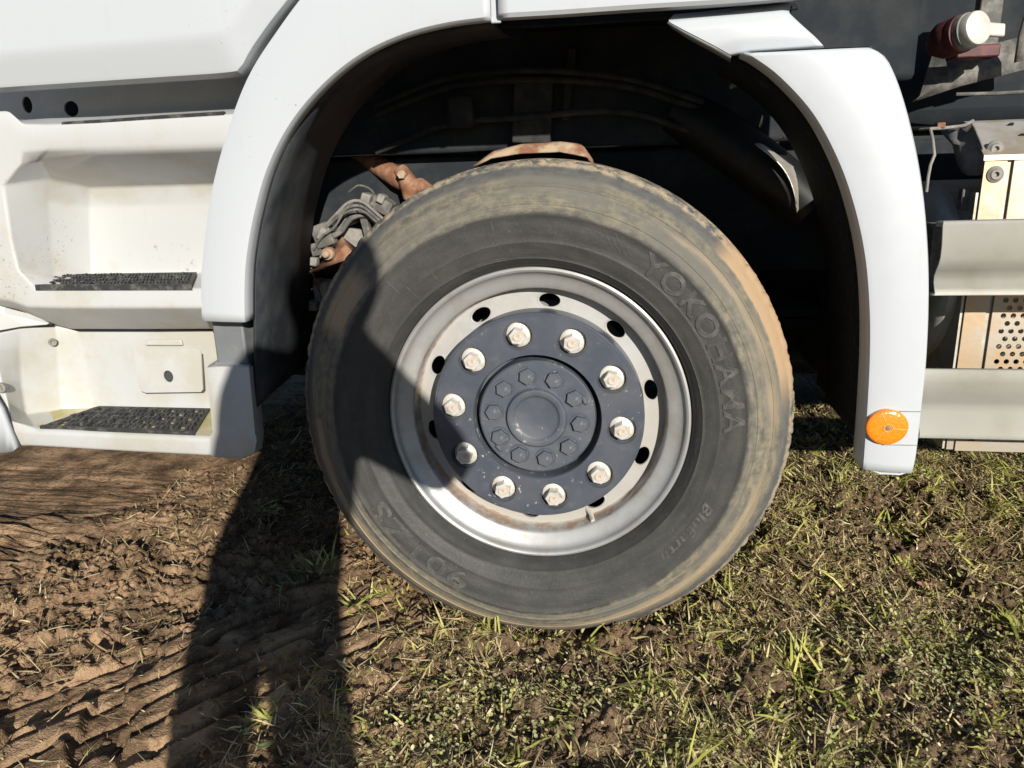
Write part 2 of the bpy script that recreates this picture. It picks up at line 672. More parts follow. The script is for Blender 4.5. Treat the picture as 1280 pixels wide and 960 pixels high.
def height(x, y):
    x = np.asarray(x, float)
    y = np.asarray(y, float)
    near = sst(6 - np.hypot(x, y), 0, 3)
    h = .035 * (fbm(x, y, 1.6, 3, 1) - .5)
    # smoother scraped mud at the front, under the cab
    smooth = sst(-x, .10, .55) * sst(y, .22, .42)
    rough = 1 - .62 * smooth
    n = fbm(x, y, 11, 4, 5, .55)
    h = h + rough * .058 * (n - .5)
    c = fbm(x, y, 34, 3, 9, .55)
    h = h + rough * .014 * (np.abs(c - .5) * 2 - .3)
    r1 = 1 - np.abs(2 * fbm(x, y, 15, 2, 17) - 1)
    r2 = 1 - np.abs(2 * fbm(x + .03 * r1, y, 38, 2, 18) - 1)
    r3 = 1 - np.abs(2 * fbm(x, y + .02 * r2, 78, 2, 19) - 1)
    h = h + rough * (.014 * (r1 ** 3 - .5) + .013 * (r2 ** 2.5 - .5) + .008 * (r3 ** 2 - .5))
    h = h + rough * .013 * (fbm(x, y, 95, 2, 14) - .5)
    h = h + smooth * (.006 * (fbm(x * .8, y, 22, 3, 21) - .5) + .006 * (fbm(x, y, 70, 2, 23) - .5))
    # ridges of clay pushed up in front of the wheel
    rd = np.exp(-((y - .30 - .10 * np.sin(x * 4)) / .09) ** 2) * sst(-x, .25, .5)
    h = h + rd * .024 * fbm(x, y, 20, 4, 33)
    # tyre track crossing the front corner
    u = (x - _t0.x) * _tu.x + (y - _t0.y) * _tu.y
    v = (x - _t0.x) * _tv.x + (y - _t0.y) * _tv.y
    uu = u + .006 * (fbm(x, y, 5, 2, 41) - .5)
    tm = sst(uu, -.02, .0) * (1 - sst(uu, 5.2 * _sp, 5.2 * _sp + .03)) * (1 - sst(v, .62, .78))
    ph = (uu / _sp) % 1.0
    rib = sst(ph, .0, .12) * (1 - sst(ph, .74, .92))
    cross = .5 * sst(fbm(x, y, 12, 2, 47), .58, .64)
    tr = -.024 + .040 * rib * (1 - cross) * (.80 + .40 * fbm(x, y, 7, 2, 44)) + .007 * (fbm(x, y, 60, 3, 45) - .5)
    h = h * (1 - tm) + tm * (tr + .6 * .035 * (fbm(x, y, 1.6, 3, 1) - .5))
    # soil pressed flat under the tyre, small berm round it
    e = np.hypot(np.maximum(np.abs(x) - .10, 0), np.maximum(np.abs(y - .17) - .16, 0))
    pr = 1 - sst(e, .0, .05)
    h = h * (1 - pr) + pr * (-.012)
    h = h + .040 * np.exp(-((e - .062) / .030) ** 2) * fbm(x, y, 16, 3, 52)
    return h * near


def axis(lo, hi, d, far):
    core = np.arange(lo, hi + d / 2, d)
    a, s = [], d
    p = hi
    while p < far:
        s *= 1.22
        p += s
        a.append(p)
    b, s = [], d
    p = lo
    while p > -far:
        s *= 1.22
        p -= s
        b.append(p)
    return np.array(b[::-1] + list(core) + a)


gx = axis(-1.25, 1.15, .0046, 180)
gy = axis(-.52, .80, .0046, 180)
XX, YY = np.meshgrid(gx, gy)
HH = height(XX, YY)
nx, ny = len(gx), len(gy)
co = np.stack([XX, YY, HH], -1).reshape(-1, 3)
idx = np.arange(nx * ny).reshape(ny, nx)
fc = np.stack([idx[:-1, :-1], idx[:-1, 1:], idx[1:, 1:], idx[1:, :-1]], -1).reshape(-1, 4)


def np_mesh(name, co, faces_list):
    """faces_list: arrays (n, k)"""
    me = bpy.data.meshes.new(name)
    me.vertices.add(len(co))
    me.vertices.foreach_set('co', np.asarray(co, np.float32).ravel())
    tot = sum(f.size for f in faces_list)
    nf = sum(len(f) for f in faces_list)
    me.loops.add(tot)
    me.loops.foreach_set('vertex_index', np.concatenate([f.ravel() for f in faces_list]).astype(np.int32))
    me.polygons.add(nf)
    st, p = [], 0
    for f in faces_list:
        st.append(p + np.arange(len(f)) * f.shape[1])
        p += f.size
    me.polygons.foreach_set('loop_start', np.concatenate(st).astype(np.int32))
    me.polygons.foreach_set('use_smooth', np.ones(nf, bool))
    me.update(calc_edges=True)
    return me


ground = link('ground', np_mesh('ground', co, [fc]), M['soil'])
ground['kind'] = 'structure'


# ------------------------------------------------------------------ truck
truck = thing('truck', 'white truck seen at its front wheel, cab steps, mudguard and side rails', 'truck')
YF = -0.065                                # outer face of cab and mudguards

# --- cab skin above the arch
inner_f = [(307, 403), (307, 360), (309, 325), (318, 272), (335, 212), (363, 157), (402, 110), (448, 73), (500, 48), (556, 33), (613, 25)]
outer_f = [(250, 401), (249, 360), (251, 325), (262, 240), (283, 160), (309, 92), (345, 35), (385, -18), (440, -75), (520, -120), (610, -135)]
prof_f = [(.05, .050), (.02, .030), (.0, .016), (.008, .007), (.03, .001), (.10, -.001), (.5, -.003), (.88, -.001), (.965, .001), (.994, .007), (1.0, .016), (.99, .045)]
band('front_fender', inner_f, outer_f, YF, prof_f, M['white'], truck)
inner_s = [(623, 24.5), (700, 20), (800, 13), (900, 7), (985, 0), (1010, -4)]
outer_s = [(621, -135), (700, -138), (800, -142), (900, -146), (985, -150), (1010, -152)]
prof_s = [(.05, .060), (.03, .040), (.012, .018), (.018, .005), (.05, .0), (.5, -.006), (1.0, .0)]
band('side_skirt', inner_s, outer_s, YF, prof_s, M['white'], truck, n=30)


box('fender_seam', (at(611, 10, YF).x, YF + .012, at(617, 27, YF).z), (at(624, 10, YF).x, YF + .02, at(617, -130, YF).z), M['white'], truck, .002)


def cab_panel():
    low = [(-60, 115.5), (0, 111), (100, 104.5), (200, 98), (285, 92), (300, 86), (313, 63), (336, 30), (362, -3), (405, -60), (470, -115), (560, -150)]
    cre = [(-60, 77), (0, 73), (100, 65), (200, 56.5), (272, 50.5), (287, 46), (296, 34), (316, 5), (340, -28), (378, -78), (440, -130), (540, -165)]
    a = smooth_path(low, 60)
    b = smooth_path(cre, 60)
    bm = bmesh.new()
    rows = []
    for t, dy in ((-.0, .045), (-.02, .02), (.0, .012), (.05, .003), (.15, .0), (.85, -.010), (1.0, -.014), (1.25, -.0155)):
        rows.append([bm.verts.new(at(*(a[i] * (1 - t) + b[i] * t), YF) + Vector((0, dy, 0))) for i in range(60)])
    for r0, r1 in zip(rows, rows[1:]):
        for i in range(59):
            bm.faces.new((r0[i], r0[i + 1], r1[i + 1], r1[i]))
    cap = rows[-1] + [bm.verts.new(at(540, -420, YF - .0155)), bm.verts.new(at(-70, -420, YF - .0155))]
    bm.faces.new(cap)
    o = finish(bm, 'cab_door', M['white'], truck, smooth=30)
    return o


cab_panel()
# grey sill behind the door edge, with two drain holes
Ysl = YF + .165
sill_out = [at(x, y, Ysl) for x, y in ((-60, 90), (290, 70), (350, -30), (420, -110), (440, -90), (372, 0), (320, 95), (300, 190), (-60, 215))]
plate('sill_panel', sill_out, [ellipse(at(34, 131, Ysl), .0115, .0165, 16), ellipse(at(89, 136, Ysl), .0165, .0155, 18)], M['sill'], truck, .004)

# --- upper step
YS = -.060
rows_u = [
    [(-60, 150, .03), (10, 146, .03), (28, 150, .03), (60, 148, .03), (120, 146, .03), (190, 142, .03), (300, 136, .03)],
    [(-60, 141, YS), (11, 138, YS), (29, 155, YS), (60, 155.5, YS), (120, 153, YS), (190, 148.5, YS), (300, 142, YS)],
    [(-60, 160, YS), (14, 160, YS - .002), (29, 172, YS - .002), (60, 172, YS), (120, 170, YS), (190, 167, YS), (300, 162, YS)],
    [(-60, 187, YS), (14, 187, YS), (27, 187, YS), (60, 188, YS + .004), (120, 186, YS + .004), (190, 184, YS + .004), (300, 180, YS + .004)],
    [(-60, 212, YS), (8, 212, YS), (22, 210, YS), (48, 199, YS + .03), (120, 193, YS + .012), (190, 191, YS + .012), (300, 187, YS + .012)],
    [(-60, 232, YS), (-10, 232, YS), (3, 232, YS), (60, 224, .015), (112, 234, .085), (190, 232, .09), (300, 229, .09)],
    [(-60, 262, YS), (-5, 262, YS), (8, 262, YS), (60, 252, .025), (113, 258, .10), (190, 257, .10), (300, 255, .10)],
    [(-60, 300, YS), (1, 300, YS), (14, 300, YS), (64, 300, .030), (114, 300, .102), (190, 300, .102), (300, 300, .102)],
    [(-60, 335, YS), (8, 338, YS), (23, 338, YS), (68, 345, .025), (116, 344, .104), (190, 342, .104), (300, 340, .104)],
    [(-60, 352, YS), (14, 358, YS), (43, 361, YS), (80, 361, YS), (120, 361, YS), (190, 360.5, YS), (300, 360, YS)],
    [(-60, 366, YS), (12, 376, YS), (34, 384, YS - .004), (80, 385, YS - .006), (120, 385, YS - .006), (190, 385, YS - .006), (300, 385, YS - .006)],
    [(-60, 372, .0), (24, 386, YS + .02), (58, 400, .0), (90, 410.5, .025), (130, 411, .03), (190, 411, .03), (300, 410, .03)],
    [(-60, 372, .06), (24, 388, .06), (58, 403, .07), (90, 411.5, .08), (130, 411.5, .08), (190, 411.5, .08), (300, 411, .08)],
]
grid_px('upper_step', rows_u, M['step'], truck, .0075, 14, 0, 0)
# bumper corner left of the steps
rows_b = [
    [(-90, 330, -.02), (-30, 330, -.02), (10, 372, .0), (30, 388, .012), (62, 404, .03)],
    [(-90, 380, -.03), (-30, 372, -.03), (5, 392, -.02), (26, 397, .0), (60, 404.8, .02)],
    [(-90, 432, -.035), (-30, 420, -.035), (0, 413, -.025), (26, 408.5, -.005), (58, 405.6, .02)],
    [(-90, 433, .02), (-30, 421, .02), (0, 414, .03), (26, 409.5, .03), (58, 406.2, .04)],
]
grid_px('bumper_corner', rows_b, M['step'], truck, .004, 14)

# --- lower step
rows_l = [
    [(-40, 424, .0), (-12, 417, .0), (24, 410, .02), (70, 406, .085), (96, 412, .095), (170, 412, .095), (277, 412, .095)],
    [(-40, 425, -.045), (-10, 418, -.045), (24, 411, .0), (70, 407, .06), (96, 413, .072), (170, 413, .072), (277, 413, .072)],
    [(-40, 440, -.05), (-8, 436, -.05), (24, 434, .002), (72, 428, .06), (105, 436, .074), (170, 437, .078), (277, 432, .078)],
    [(-40, 475, -.055), (2, 478, -.055), (26, 478, .002), (74, 474, .06), (110, 474, .082), (170, 474, .085), (277, 474, .085)],
    [(-40, 500, -.058), (9, 500, -.058), (32, 518, .0), (78, 512, .058), (118, 511, .086), (170, 510, .088), (277, 512, .088)],
    [(-40, 530, -.062), (16, 525, -.062), (46, 535.5, -.060), (84, 537, -.062), (124, 539.5, -.062), (170, 541.5, -.062), (277, 546, -.062)],
    [(-40, 545, -.066), (24, 540, -.066), (46, 541, -.068), (84, 543, -.068), (124, 545, -.068), (170, 547, -.068), (277, 552, -.068)],
    [(-40, 560, -.060), (36, 557, -.060), (50, 557.5, -.064), (84, 559.5, -.064), (124, 562, -.064), (170, 564.5, -.064), (277, 570, -.064)],
    [(-40, 556, .02), (40, 557, .02), (56, 558, .02), (84, 559, .03), (124, 561, .03), (170, 563, .03), (277, 567, .03)],
]
grid_px('lower_step', rows_l, M['step'], truck, .006, 14)
# yellowed floor of the lower step
grid_px('step_floor', [[(38, 521.5, -.004), (76, 511.5, .054), (116, 510.0, .084), (170, 509.3, .086), (270, 511.0, .086)],
                       [(47, 533.5, -.056), (84, 535.3, -.058), (124, 537.8, -.058), (170, 539.8, -.058), (270, 543.6, -.058)]], M['algae'], truck, 0)
# end block beside the wheel
rows_e = [
    [(262, 455, .06), (276, 447, .05), (300, 452, .05), (316, 452, .05)],
    [(259, 459, -.070), (270, 458, -.074), (300, 458, -.076), (311, 458.5, -.070)],
    [(262, 500, -.072), (272, 500, -.078), (304, 500, -.080), (315, 500, -.072)],
    [(266, 541, -.074), (275, 541.5, -.080), (308, 542, -.082), (319, 543, -.074)],
    [(262, 546, -.074), (275, 546.5, -.080), (308, 548, -.084), (321, 549, -.076)],
    [(264, 571, -.072), (275, 572, -.076), (303, 573.5, -.078), (318, 567, -.070)],
    [(264, 568, .03), (275, 569, .03), (303, 571, .03), (316, 565, .03)],
]
e = grid_px('step_end_block', rows_e, M['step'], truck, .006, 12)
grid_px('step_end_side', [[(259, 459, -.068), (262, 500, -.070), (266, 541, -.072)], [(278, 447, .05), (279, 490, .06), (280, 526, .06)]], M['step'], truck, 0)
grid_px('step_end_inner', [[(311, 458.5, -.069), (315, 500, -.071), (320, 545, -.073), (318, 567, -.069)], [(322, 455, .05), (326, 500, .05), (330, 540, .05), (328, 560, .05)]], M['step'], truck, 0)
# grey strip under the fender end
box('fender_bracket', (at(279, 460, 0).x, -.020, at(290, 468, -.02).z), (at(310, 460, -.02).x, .06, at(290, 385, -.02).z), M['grey_plastic'], truck, .004)
# white trim sliver in the lower left corner
grid_px('bumper_trim', [[(-60, 470, -.08), (-20, 480, -.085), (0, 512, -.085), (10, 540, -.082), (19, 561, -.078)],
                        [(-60, 566, -.07), (-20, 566, -.07), (0, 566, -.07), (8, 565.5, -.07), (16, 564.5, -.07)]], M['white'], truck, 0, thick=.012)

# access flap on the lower step wall, recessed joint round it
def flap():
    Yb = .076
    base = [(167, 438), (169, 434.5), (173, 434), (247, 434.5), (251, 437), (253.5, 487), (251, 490), (182, 491), (177, 489), (173, 481)]
    o = [at(x, y, Yb) for x, y in base]
    c = at(210.5, 470.5, Yb)
    p = plate('access_flap', o, [ellipse(c, .0115, .0135, 18)], M['step'], truck, .004)
    cx = sum(v.x for v in o) / len(o)
    cz = sum(v.z for v in o) / len(o)
    bm = bmesh.new()
    lo = [Vector((cx + (v.x - cx) * 1.035, Yb + .0035, cz + (v.z - cz) * 1.06)) for v in o]
    bm.faces.new([bm.verts.new(v) for v in lo])
    j = finish(bm, 'flap_joint', M['seal'], p, smooth=0)
    bm = bmesh.new()
    lathe(bm, [(.0001, .004), (.010, .004), (.011, .002)], 20)
    k = finish(bm, 'lock_hole', M['black_plastic'], p)
    k.location = c
    g = [at(x, y, .074) for x, y in ((184, 424), (228, 424), (230, 431.5), (183, 431.5))]
    bm = bmesh.new()
    f = bm.faces.new([bm.verts.new(v) for v in g])
    r = bmesh.ops.extrude_face_region(bm, geom=[f])
    bmesh.ops.translate(bm, verts=[v for v in r['geom'] if isinstance(v, bmesh.types.BMVert)], vec=(0, -.006, 0))
    o2 = finish(bm, 'flap_grip', M['step'], truck)
    mod_bevel(o2, .003, 3)


flap()


def screw(px, py, Y, rad, mat, nrm=(0, -1, 0)):
    bm = bmesh.new()
    lathe(bm, [(.0001, -.003), (rad * .35, -.0035), (rad * .4, -.001), (rad * .75, -.003), (rad, -.001), (rad, .004)], 20)
    o = finish(bm, 'screw', mat, truck)
    o.location = at(px, py, Y)
    o.rotation_euler = Vector((0, -1, 0)).rotation_difference(Vector(nrm)).to_euler()
    return o


screw(66, 428, .047, .0085, M['dust_light'], (.75, -.65, 0))
screw(1, 485, -.061, .011, M['dust_light'])


# --- rubber treads
def quad_uv(c, u, v):
    (fl, fr, br, bl) = c
    return (fl * (1 - u) + fr * u) * (1 - v) + (bl * (1 - u) + br * u) * v


def tread(name, corners, nbars, bars_per, teeth, hgt):
    c = [at(*p) for p in corners]
    bm = bmesh.new()

    def blk(u0, u1, v0, v1, z0, z1):
        vs = [bm.verts.new(quad_uv(c, u, v) + Vector((0, 0, z))) for z in (z0, z1) for u, v in ((u0, v0), (u1, v0), (u1, v1), (u0, v1))]
        for f in ((3, 2, 1, 0), (4, 5, 6, 7), (0, 1, 5, 4), (1, 2, 6, 5), (2, 3, 7, 6), (3, 0, 4, 7)):
            bm.faces.new([vs[i] for i in f])

    blk(0, 1, 0, .05, -.006, hgt * .75)
    blk(0, 1, .95, 1, -.004, hgt * .55)
    blk(0, .012, .05, .95, -.004, hgt * .6)
    blk(.975, 1, .05, .95, -.004, hgt * .6)
    for i in range(nbars):
        v0 = .10 + i * .85 / nbars
        v1 = v0 + .85 / nbars * .62
        sh = .0 if i % 2 else .5 / bars_per
        blk(.012, .975, v0 + (v1 - v0) * .3, v1 - (v1 - v0) * .3, -.004, hgt * .25)
        for b in range(bars_per + 1):
            u0 = (b - (.5 if i % 2 == 0 else 0)) / bars_per + .02
            u1 = u0 + .82 / bars_per
            u0, u1 = max(u0, .015), min(u1, .97)
            if u1 - u0 < .03:
                continue
            blk(u0, u1, v0, v1, -.002, hgt * .55)
            nt = max(2, int(teeth * (u1 - u0)))
            for t in range(nt):
                a = u0 + (u1 - u0) * t / nt
                w = (u1 - u0) / nt
                blk(a + w * .12, a + w * .80, v0 + (v1 - v0) * .12, v1 - (v1 - v0) * .12, hgt * .5, hgt * (1.0 + random.uniform(-.15, .15)))
    return finish(bm, name, M['mat'], truck, smooth=0)


tread('step_tread', [(44, 359.5, -.062), (240, 359, -.062), (246, 342.5, .07), (78, 345, .07)], 4, 4, 46, .0075)
tread('step_tread', [(50, 535.5, -.060), (244, 544.0, -.060), (263, 512.5, .078), (124, 509.5, .078)], 5, 5, 34, .0075)
# thin rubber edge lying on the top lip
tube('tread_edge', [at(79, 155.5, YS + .006), at(130, 152.5, YS + .006), at(200, 147.5, YS + .006), at(281, 142.5, YS + .006)], .0048, M['mat'], truck, 6)

# --- wheel arch liner behind the front fender
lin_in = inner_f[:]
lin_in[0] = (309, 520)
lin_in.insert(1, (307, 440))
prof_liner = [(-.0, .02), (-.0, .10), (-.01, .2), (-.02, .29)]


def liner(name, edge, Y0, depths, mat, shrink=0.0):
    a = smooth_path(edge, 60)
    bm = bmesh.new()
    rows = [[bm.verts.new(at(a[i][0], a[i][1], Y0) + Vector((0, d, 0)) + off) for i in range(60)] for d, off in depths]
    for r0, r1 in zip(rows, rows[1:]):
        for i in range(59):
            bm.faces.new((r0[i], r0[i + 1], r1[i + 1], r1[i]))
    o = finish(bm, name, mat, truck, smooth=60)
    mod_solid(o, .005, 0)
    return o


Z0 = Vector((0, 0, 0))
liner('wheel_arch_liner', lin_in, YF, [(.045, Vector((-.004, 0, .004))), (.12, Vector((-.008, 0, .012))), (.22, Vector((-.014, 0, .02))), (.32, Vector((-.012, 0, .03)))], M['liner'])
liner('cab_floor_liner', [(613, 24), (700, 20), (800, 13), (900, 7), (1010, -2)], YF, [(.07, Z0), (.2, Vector((0, 0, .05))), (.45, Vector((0, 0, .06)))], M['black_plastic'])

# --- rear mudguard of the front wheel
inner_m = [(1077, 587), (1079, 560), (1083, 500), (1085.5, 440), (1085, 385), (1080, 325), (1068, 266), (1047, 204), (1014, 143), (972, 97), (938, 72), (927, 67)]
outer_m = [(1142, 592), (1147, 570), (1154, 510), (1160, 450), (1163, 380), (1162, 310), (1156, 240), (1145, 175), (1129, 115), (1114, 78), (1104, 66), (1091, 59)]
prof_m = [(.02, .062), (.005, .040), (-.0, .016), (.008, .006), (.03, .001), (.10, -.001), (.5, -.003), (.88, -.001), (.965, .001), (.994, .006), (1.0, .014), (.99, .05)]
mud = band('mudguard', inner_m, outer_m, YF, prof_m, M['white'], truck)
# closing bottom edge
grid_px('mudguard_lower_edge', [[(1079, 585, YF + .004), (1100, 593, YF), (1125, 594, YF), (1141, 589, YF + .004)], [(1083, 583, YF + .06), (1100, 588, YF + .06), (1125, 589, YF + .06), (1138, 586, YF + .06)]], M['white'], truck, 0, thick=.003)
# top of the mudguard and the arm that carries it
grid_px('mudguard_top', [[(927, 67, YF + .003), (975, 64, YF + .001), (1030, 60, YF + .001), (1091, 58, YF + .004)],
                         [(930, 67, YF + .02), (975, 64.5, YF + .02), (1030, 61, YF + .02), (1088, 60.5, YF + .02)],
                         [(915, 84, YF + .16), (975, 82, YF + .16), (1030, 79, YF + .16), (1080, 80, YF + .16)]], M['white'], truck, .004)
Ya = YF + .03
rows_a = [
    [(842, 18, Ya + .03), (880, 14.5, Ya + .03), (930, 8, Ya + .03), (976, 2, Ya + .03), (990, 3, Ya + .035)],
    [(835, 26.5, Ya), (880, 22.5, Ya), (930, 18.5, Ya), (979, 14.2, Ya), (986, 16, Ya + .004)],
    [(856, 38, Ya - .004), (893, 33, Ya - .006), (945, 30, Ya - .006), (995, 28, Ya - .004), (1002, 31, Ya)],
    [(893, 57, Ya - .004), (920, 50, Ya - .006), (970, 46, Ya - .006), (1014, 44, Ya - .004), (1020, 47, Ya)],
    [(914, 69, Ya + .002), (940, 64, Ya + .0), (985, 61, Ya), (1024, 58, Ya), (1030, 58, Ya + .003)],
    [(914, 72, Ya + .05), (940, 67, Ya + .05), (985, 64, Ya + .05), (1024, 62, Ya + .05), (1030, 62, Ya + .05)],
]
grid_px('mudguard_arm', rows_a, M['white'], truck, .004, 14)
grid_px('mudguard_arm_edge', [[(835, 27, Ya + .001), (856, 39, Ya - .003), (893, 58, Ya - .003), (914, 70, Ya + .003)],
                              [(842, 34, Ya + .05), (860, 46, Ya + .05), (893, 64, Ya + .05), (914, 76, Ya + .05)]], M['grey_plastic'], truck, 0, thick=.003)
lin_m = [(1079, 560), (1083, 500), (1085.5, 440), (1085, 385), (1080, 325), (1068, 266), (1047, 204), (1014, 143), (972, 97), (938, 73), (915, 62)]
liner('mudguard_liner', lin_m, YF, [(.055, Vector((.004, 0, 0))), (.15, Vector((.008, 0, .0))), (.30, Vector((.01, 0, .0)))], M['flap'])
# thin seams moulded across the mudguard foot
for (x0, x1, y) in ((1112, 1151, 514), (1104, 1146, 556)):
    tube('mudguard_seam', [at(x0, y, YF - .0052), at((x0 + x1) / 2, y + .3, YF - .0056), at(x1, y + .6, YF - .001)], .0008, M['dust_light'], truck, 5)

# --- orange reflector
rc = at(1109, 534, YF - .008)
bm = bmesh.new()
lathe(bm, [(.0001, -.0052), (.012, -.005), (.026, -.004), (.0315, -.0028), (.0335, -.001), (.034, .002), (.034, .006)], 48)
refl = finish(bm, 'reflector', M['reflector'], truck)
refl.location = rc
refl.scale = (1, 1, .93)
bm = bmesh.new()
for a in (115, 235, -6):
    a = math.radians(a)
    add_tube(bm, [(.008 * math.cos(a), -.0055, .008 * math.sin(a)), (.031 * math.cos(a), -.0032, .031 * math.sin(a))], .0009, 5)
rg = [(math.cos(t) * .0075, -.0055, math.sin(t) * .0075) for t in np.linspace(0, 2 * PI, 25)]
add_tube(bm, rg, .0011, 5, False)
finish(bm, 'reflector_rib', M['reflector_rib'], refl)
bm = bmesh.new()
lathe(bm, [(.0001, -.0068), (.003, -.0068), (.0045, -.006), (.0048, -.004)], 16)
finish(bm, 'reflector_screw', M['grey_dust'], refl)

# ------------------------------------------------------------------ wheel
wheel = part_empty('wheel', truck)
wheel.location = (0, 0, G)

# tyre
tp = [(.288, .030), (.2925, .020), (.297, .007), (.302, -.007), (.308, -.0150), (.3125, -.0195), (.3135, -.0212), (.3145, -.0208), (.320, -.0235), (.330, -.0275), (.3405, -.0308),
      (.3425, -.0318), (.3445, -.0318), (.346, -.0312), (.356, -.034), (.368, -.0358), (.378, -.0362), (.3885, -.0358), (.390, -.0372), (.392, -.0372), (.3935, -.0352), (.400, -.0338), (.408, -.0312),
      (.4095, -.0322), (.4115, -.0318), (.413, -.0295), (.421, -.026), (.430, -.0215), (.4385, -.0165), (.440, -.0172), (.442, -.0160), (.4435, -.0130), (.452, -.0070), (.459, -.0010), (.464, .0035), (.468, .0085),
      (.472, .0140), (.4755, .0180), (.479, .0210), (.482, .0245), (.4840, .0300), (.4850, .038), (.4855, .048), (.4785, .050), (.4785, .058), (.4865, .060), (.488, .085), (.480, .087), (.480, .097), (.4885, .099), (.489, .17),
      (.4885, .24), (.487, .28), (.485, .31), (.480, .325), (.468, .335), (.44, .355), (.40, .372), (.35, .365), (.31, .345), (.295, .325)]


def tyre_r(j, a, r, y):
    d = math.degrees(a) % 360
    if .4715 < r < .492 and y < .06:
        g = (d + 3 * math.sin(d * .21)) % 5.0
        if g < .45 and (y > .020):
            r -= .0028
            y += .002 if y < .03 else 0
        r += .0013 * math.sin(d * 1.7) * math.sin(d * .63 + j * .3) + random.uniform(-.0006, .0006)
    elif .448 < r <= .4715 and y < .03:
        r += random.uniform(-.0004, .0004)
    if y < .05 and .31 < r < .475:
        da = (math.degrees(a) - 270 + 180) % 360 - 180
        y -= .013 * math.exp(-(da / 24) ** 2) * math.sin(PI * (r - .31) / .165)
    # flattened where it carries the load
    z = r * math.sin(a)
    if z < -.462 and y < .4:
        k = .462 / -z
        r *= k + (1 - k) * .25
    return r, y


bm = bmesh.new()
lathe(bm, tp, 560, tyre_r)
tyre = finish(bm, 'tyre', M['tyre'], wheel, smooth=50)

_pr = sorted([(r, y) for r, y in tp if y < .04])
_prr = np.array([p[0] for p in _pr])
_pry = np.array([p[1] for p in _pr])


def side_y(r):
    return float(np.interp(r, _prr, _pry))


def tyre_text(body, name, a0, a1, r0, r1, outline=.0006, shear=0.0, flip=False, mat=None, raise_=.0012):
    """raised lettering: reads clockwise from angle a0 to a1 (degrees), feet at radius r0, heads at r1"""
    cu = bpy.data.curves.new(name, 'FONT')
    cu.body = body
    cu.fill_mode = 'FRONT'
    cu.space_character = 1.12
    cu.resolution_u = 4
    cu.shear = shear
    cu.offset = .018
    o = bpy.data.objects.new('tmp', cu)
    COL.objects.link(o)
    bpy.context.view_layer.update()
    me = bpy.data.meshes.new_from_object(o.evaluated_get(bpy.context.evaluated_depsgraph_get()))
    co = np.array([v.co for v in me.vertices])
    tri = [tuple(p.vertices) for p in me.polygons]
    cntr = {}
    for t_ in tri:
        for a, b in zip(t_, t_[1:] + t_[:1]):
            cntr[tuple(sorted((a, b)))] = cntr.get(tuple(sorted((a, b))), 0) + 1
    ed = [k_ for k_, v_ in cntr.items() if v_ == 1]
    bpy.data.objects.remove(o)
    bpy.data.meshes.remove(me)
    lo, hi = co.min(0), co.max(0)
    nb = {}
    for a, b in ed:
        nb.setdefault(a, []).append(b)
        nb.setdefault(b, []).append(a)
    seen = set()
    bm = bmesh.new()

    def P(i):
        u = (co[i][0] - lo[0]) / (hi[0] - lo[0])
        v = (co[i][1] - lo[1]) / (hi[1] - lo[1])
        if flip:
            u, v = 1 - u, 1 - v
        a = math.radians(a0 + (a1 - a0) * u)
        r = r0 + (r1 - r0) * v
        da = (math.degrees(a) - 270 + 180) % 360 - 180
        yb = .013 * math.exp(-(da / 24) ** 2) * math.sin(PI * (r - .31) / .165)
        return Vector((r * math.cos(a), side_y(r) - .0002 - yb, r * math.sin(a)))

    vs = [bm.verts.new(P(i)) for i in range(len(co))]
    fs = []
    for t_ in tri:
        try:
            fs.append(bm.faces.new([vs[i] for i in t_]))
        except ValueError:
            pass
    ex_ = bmesh.ops.extrude_face_region(bm, geom=fs)
    bmesh.ops.translate(bm, verts=[g_ for g_ in ex_['geom'] if isinstance(g_, bmesh.types.BMVert)], vec=(0, -raise_, 0))
    for s in nb:
        if s in seen:
            continue
        loop = [s]
        seen.add(s)
        cur = s
        while True:
            nx_ = [q for q in nb[cur] if q not in seen]
            if not nx_:
                break
            cur = nx_[0]
            seen.add(cur)
            loop.append(cur)
        pts = [P(i) + Vector((0, -raise_ * .7, 0)) for i in loop]
        pts.append(pts[0])
        q = [pts[0]]
        for p in pts[1:]:
            if (p - q[-1]).length > .0006:
                q.append(p)
        if len(q) > 2:
            add_tube(bm, q, outline, 5, False)
    return finish(bm, name, mat or M['tyre_letter'], wheel)


tyre_text('YOKOHAMA', 'tyre_lettering', 57, -1, .3490, .3865, .0007)
tyre_text('901ZS', 'tyre_lettering', -113, -152, .3490, .3860, .0011, .0, raise_=.0022)
tyre_text('BluEarth', 'tyre_lettering', -24, -47, .352, .372, .0004, .25, raise_=.0005)
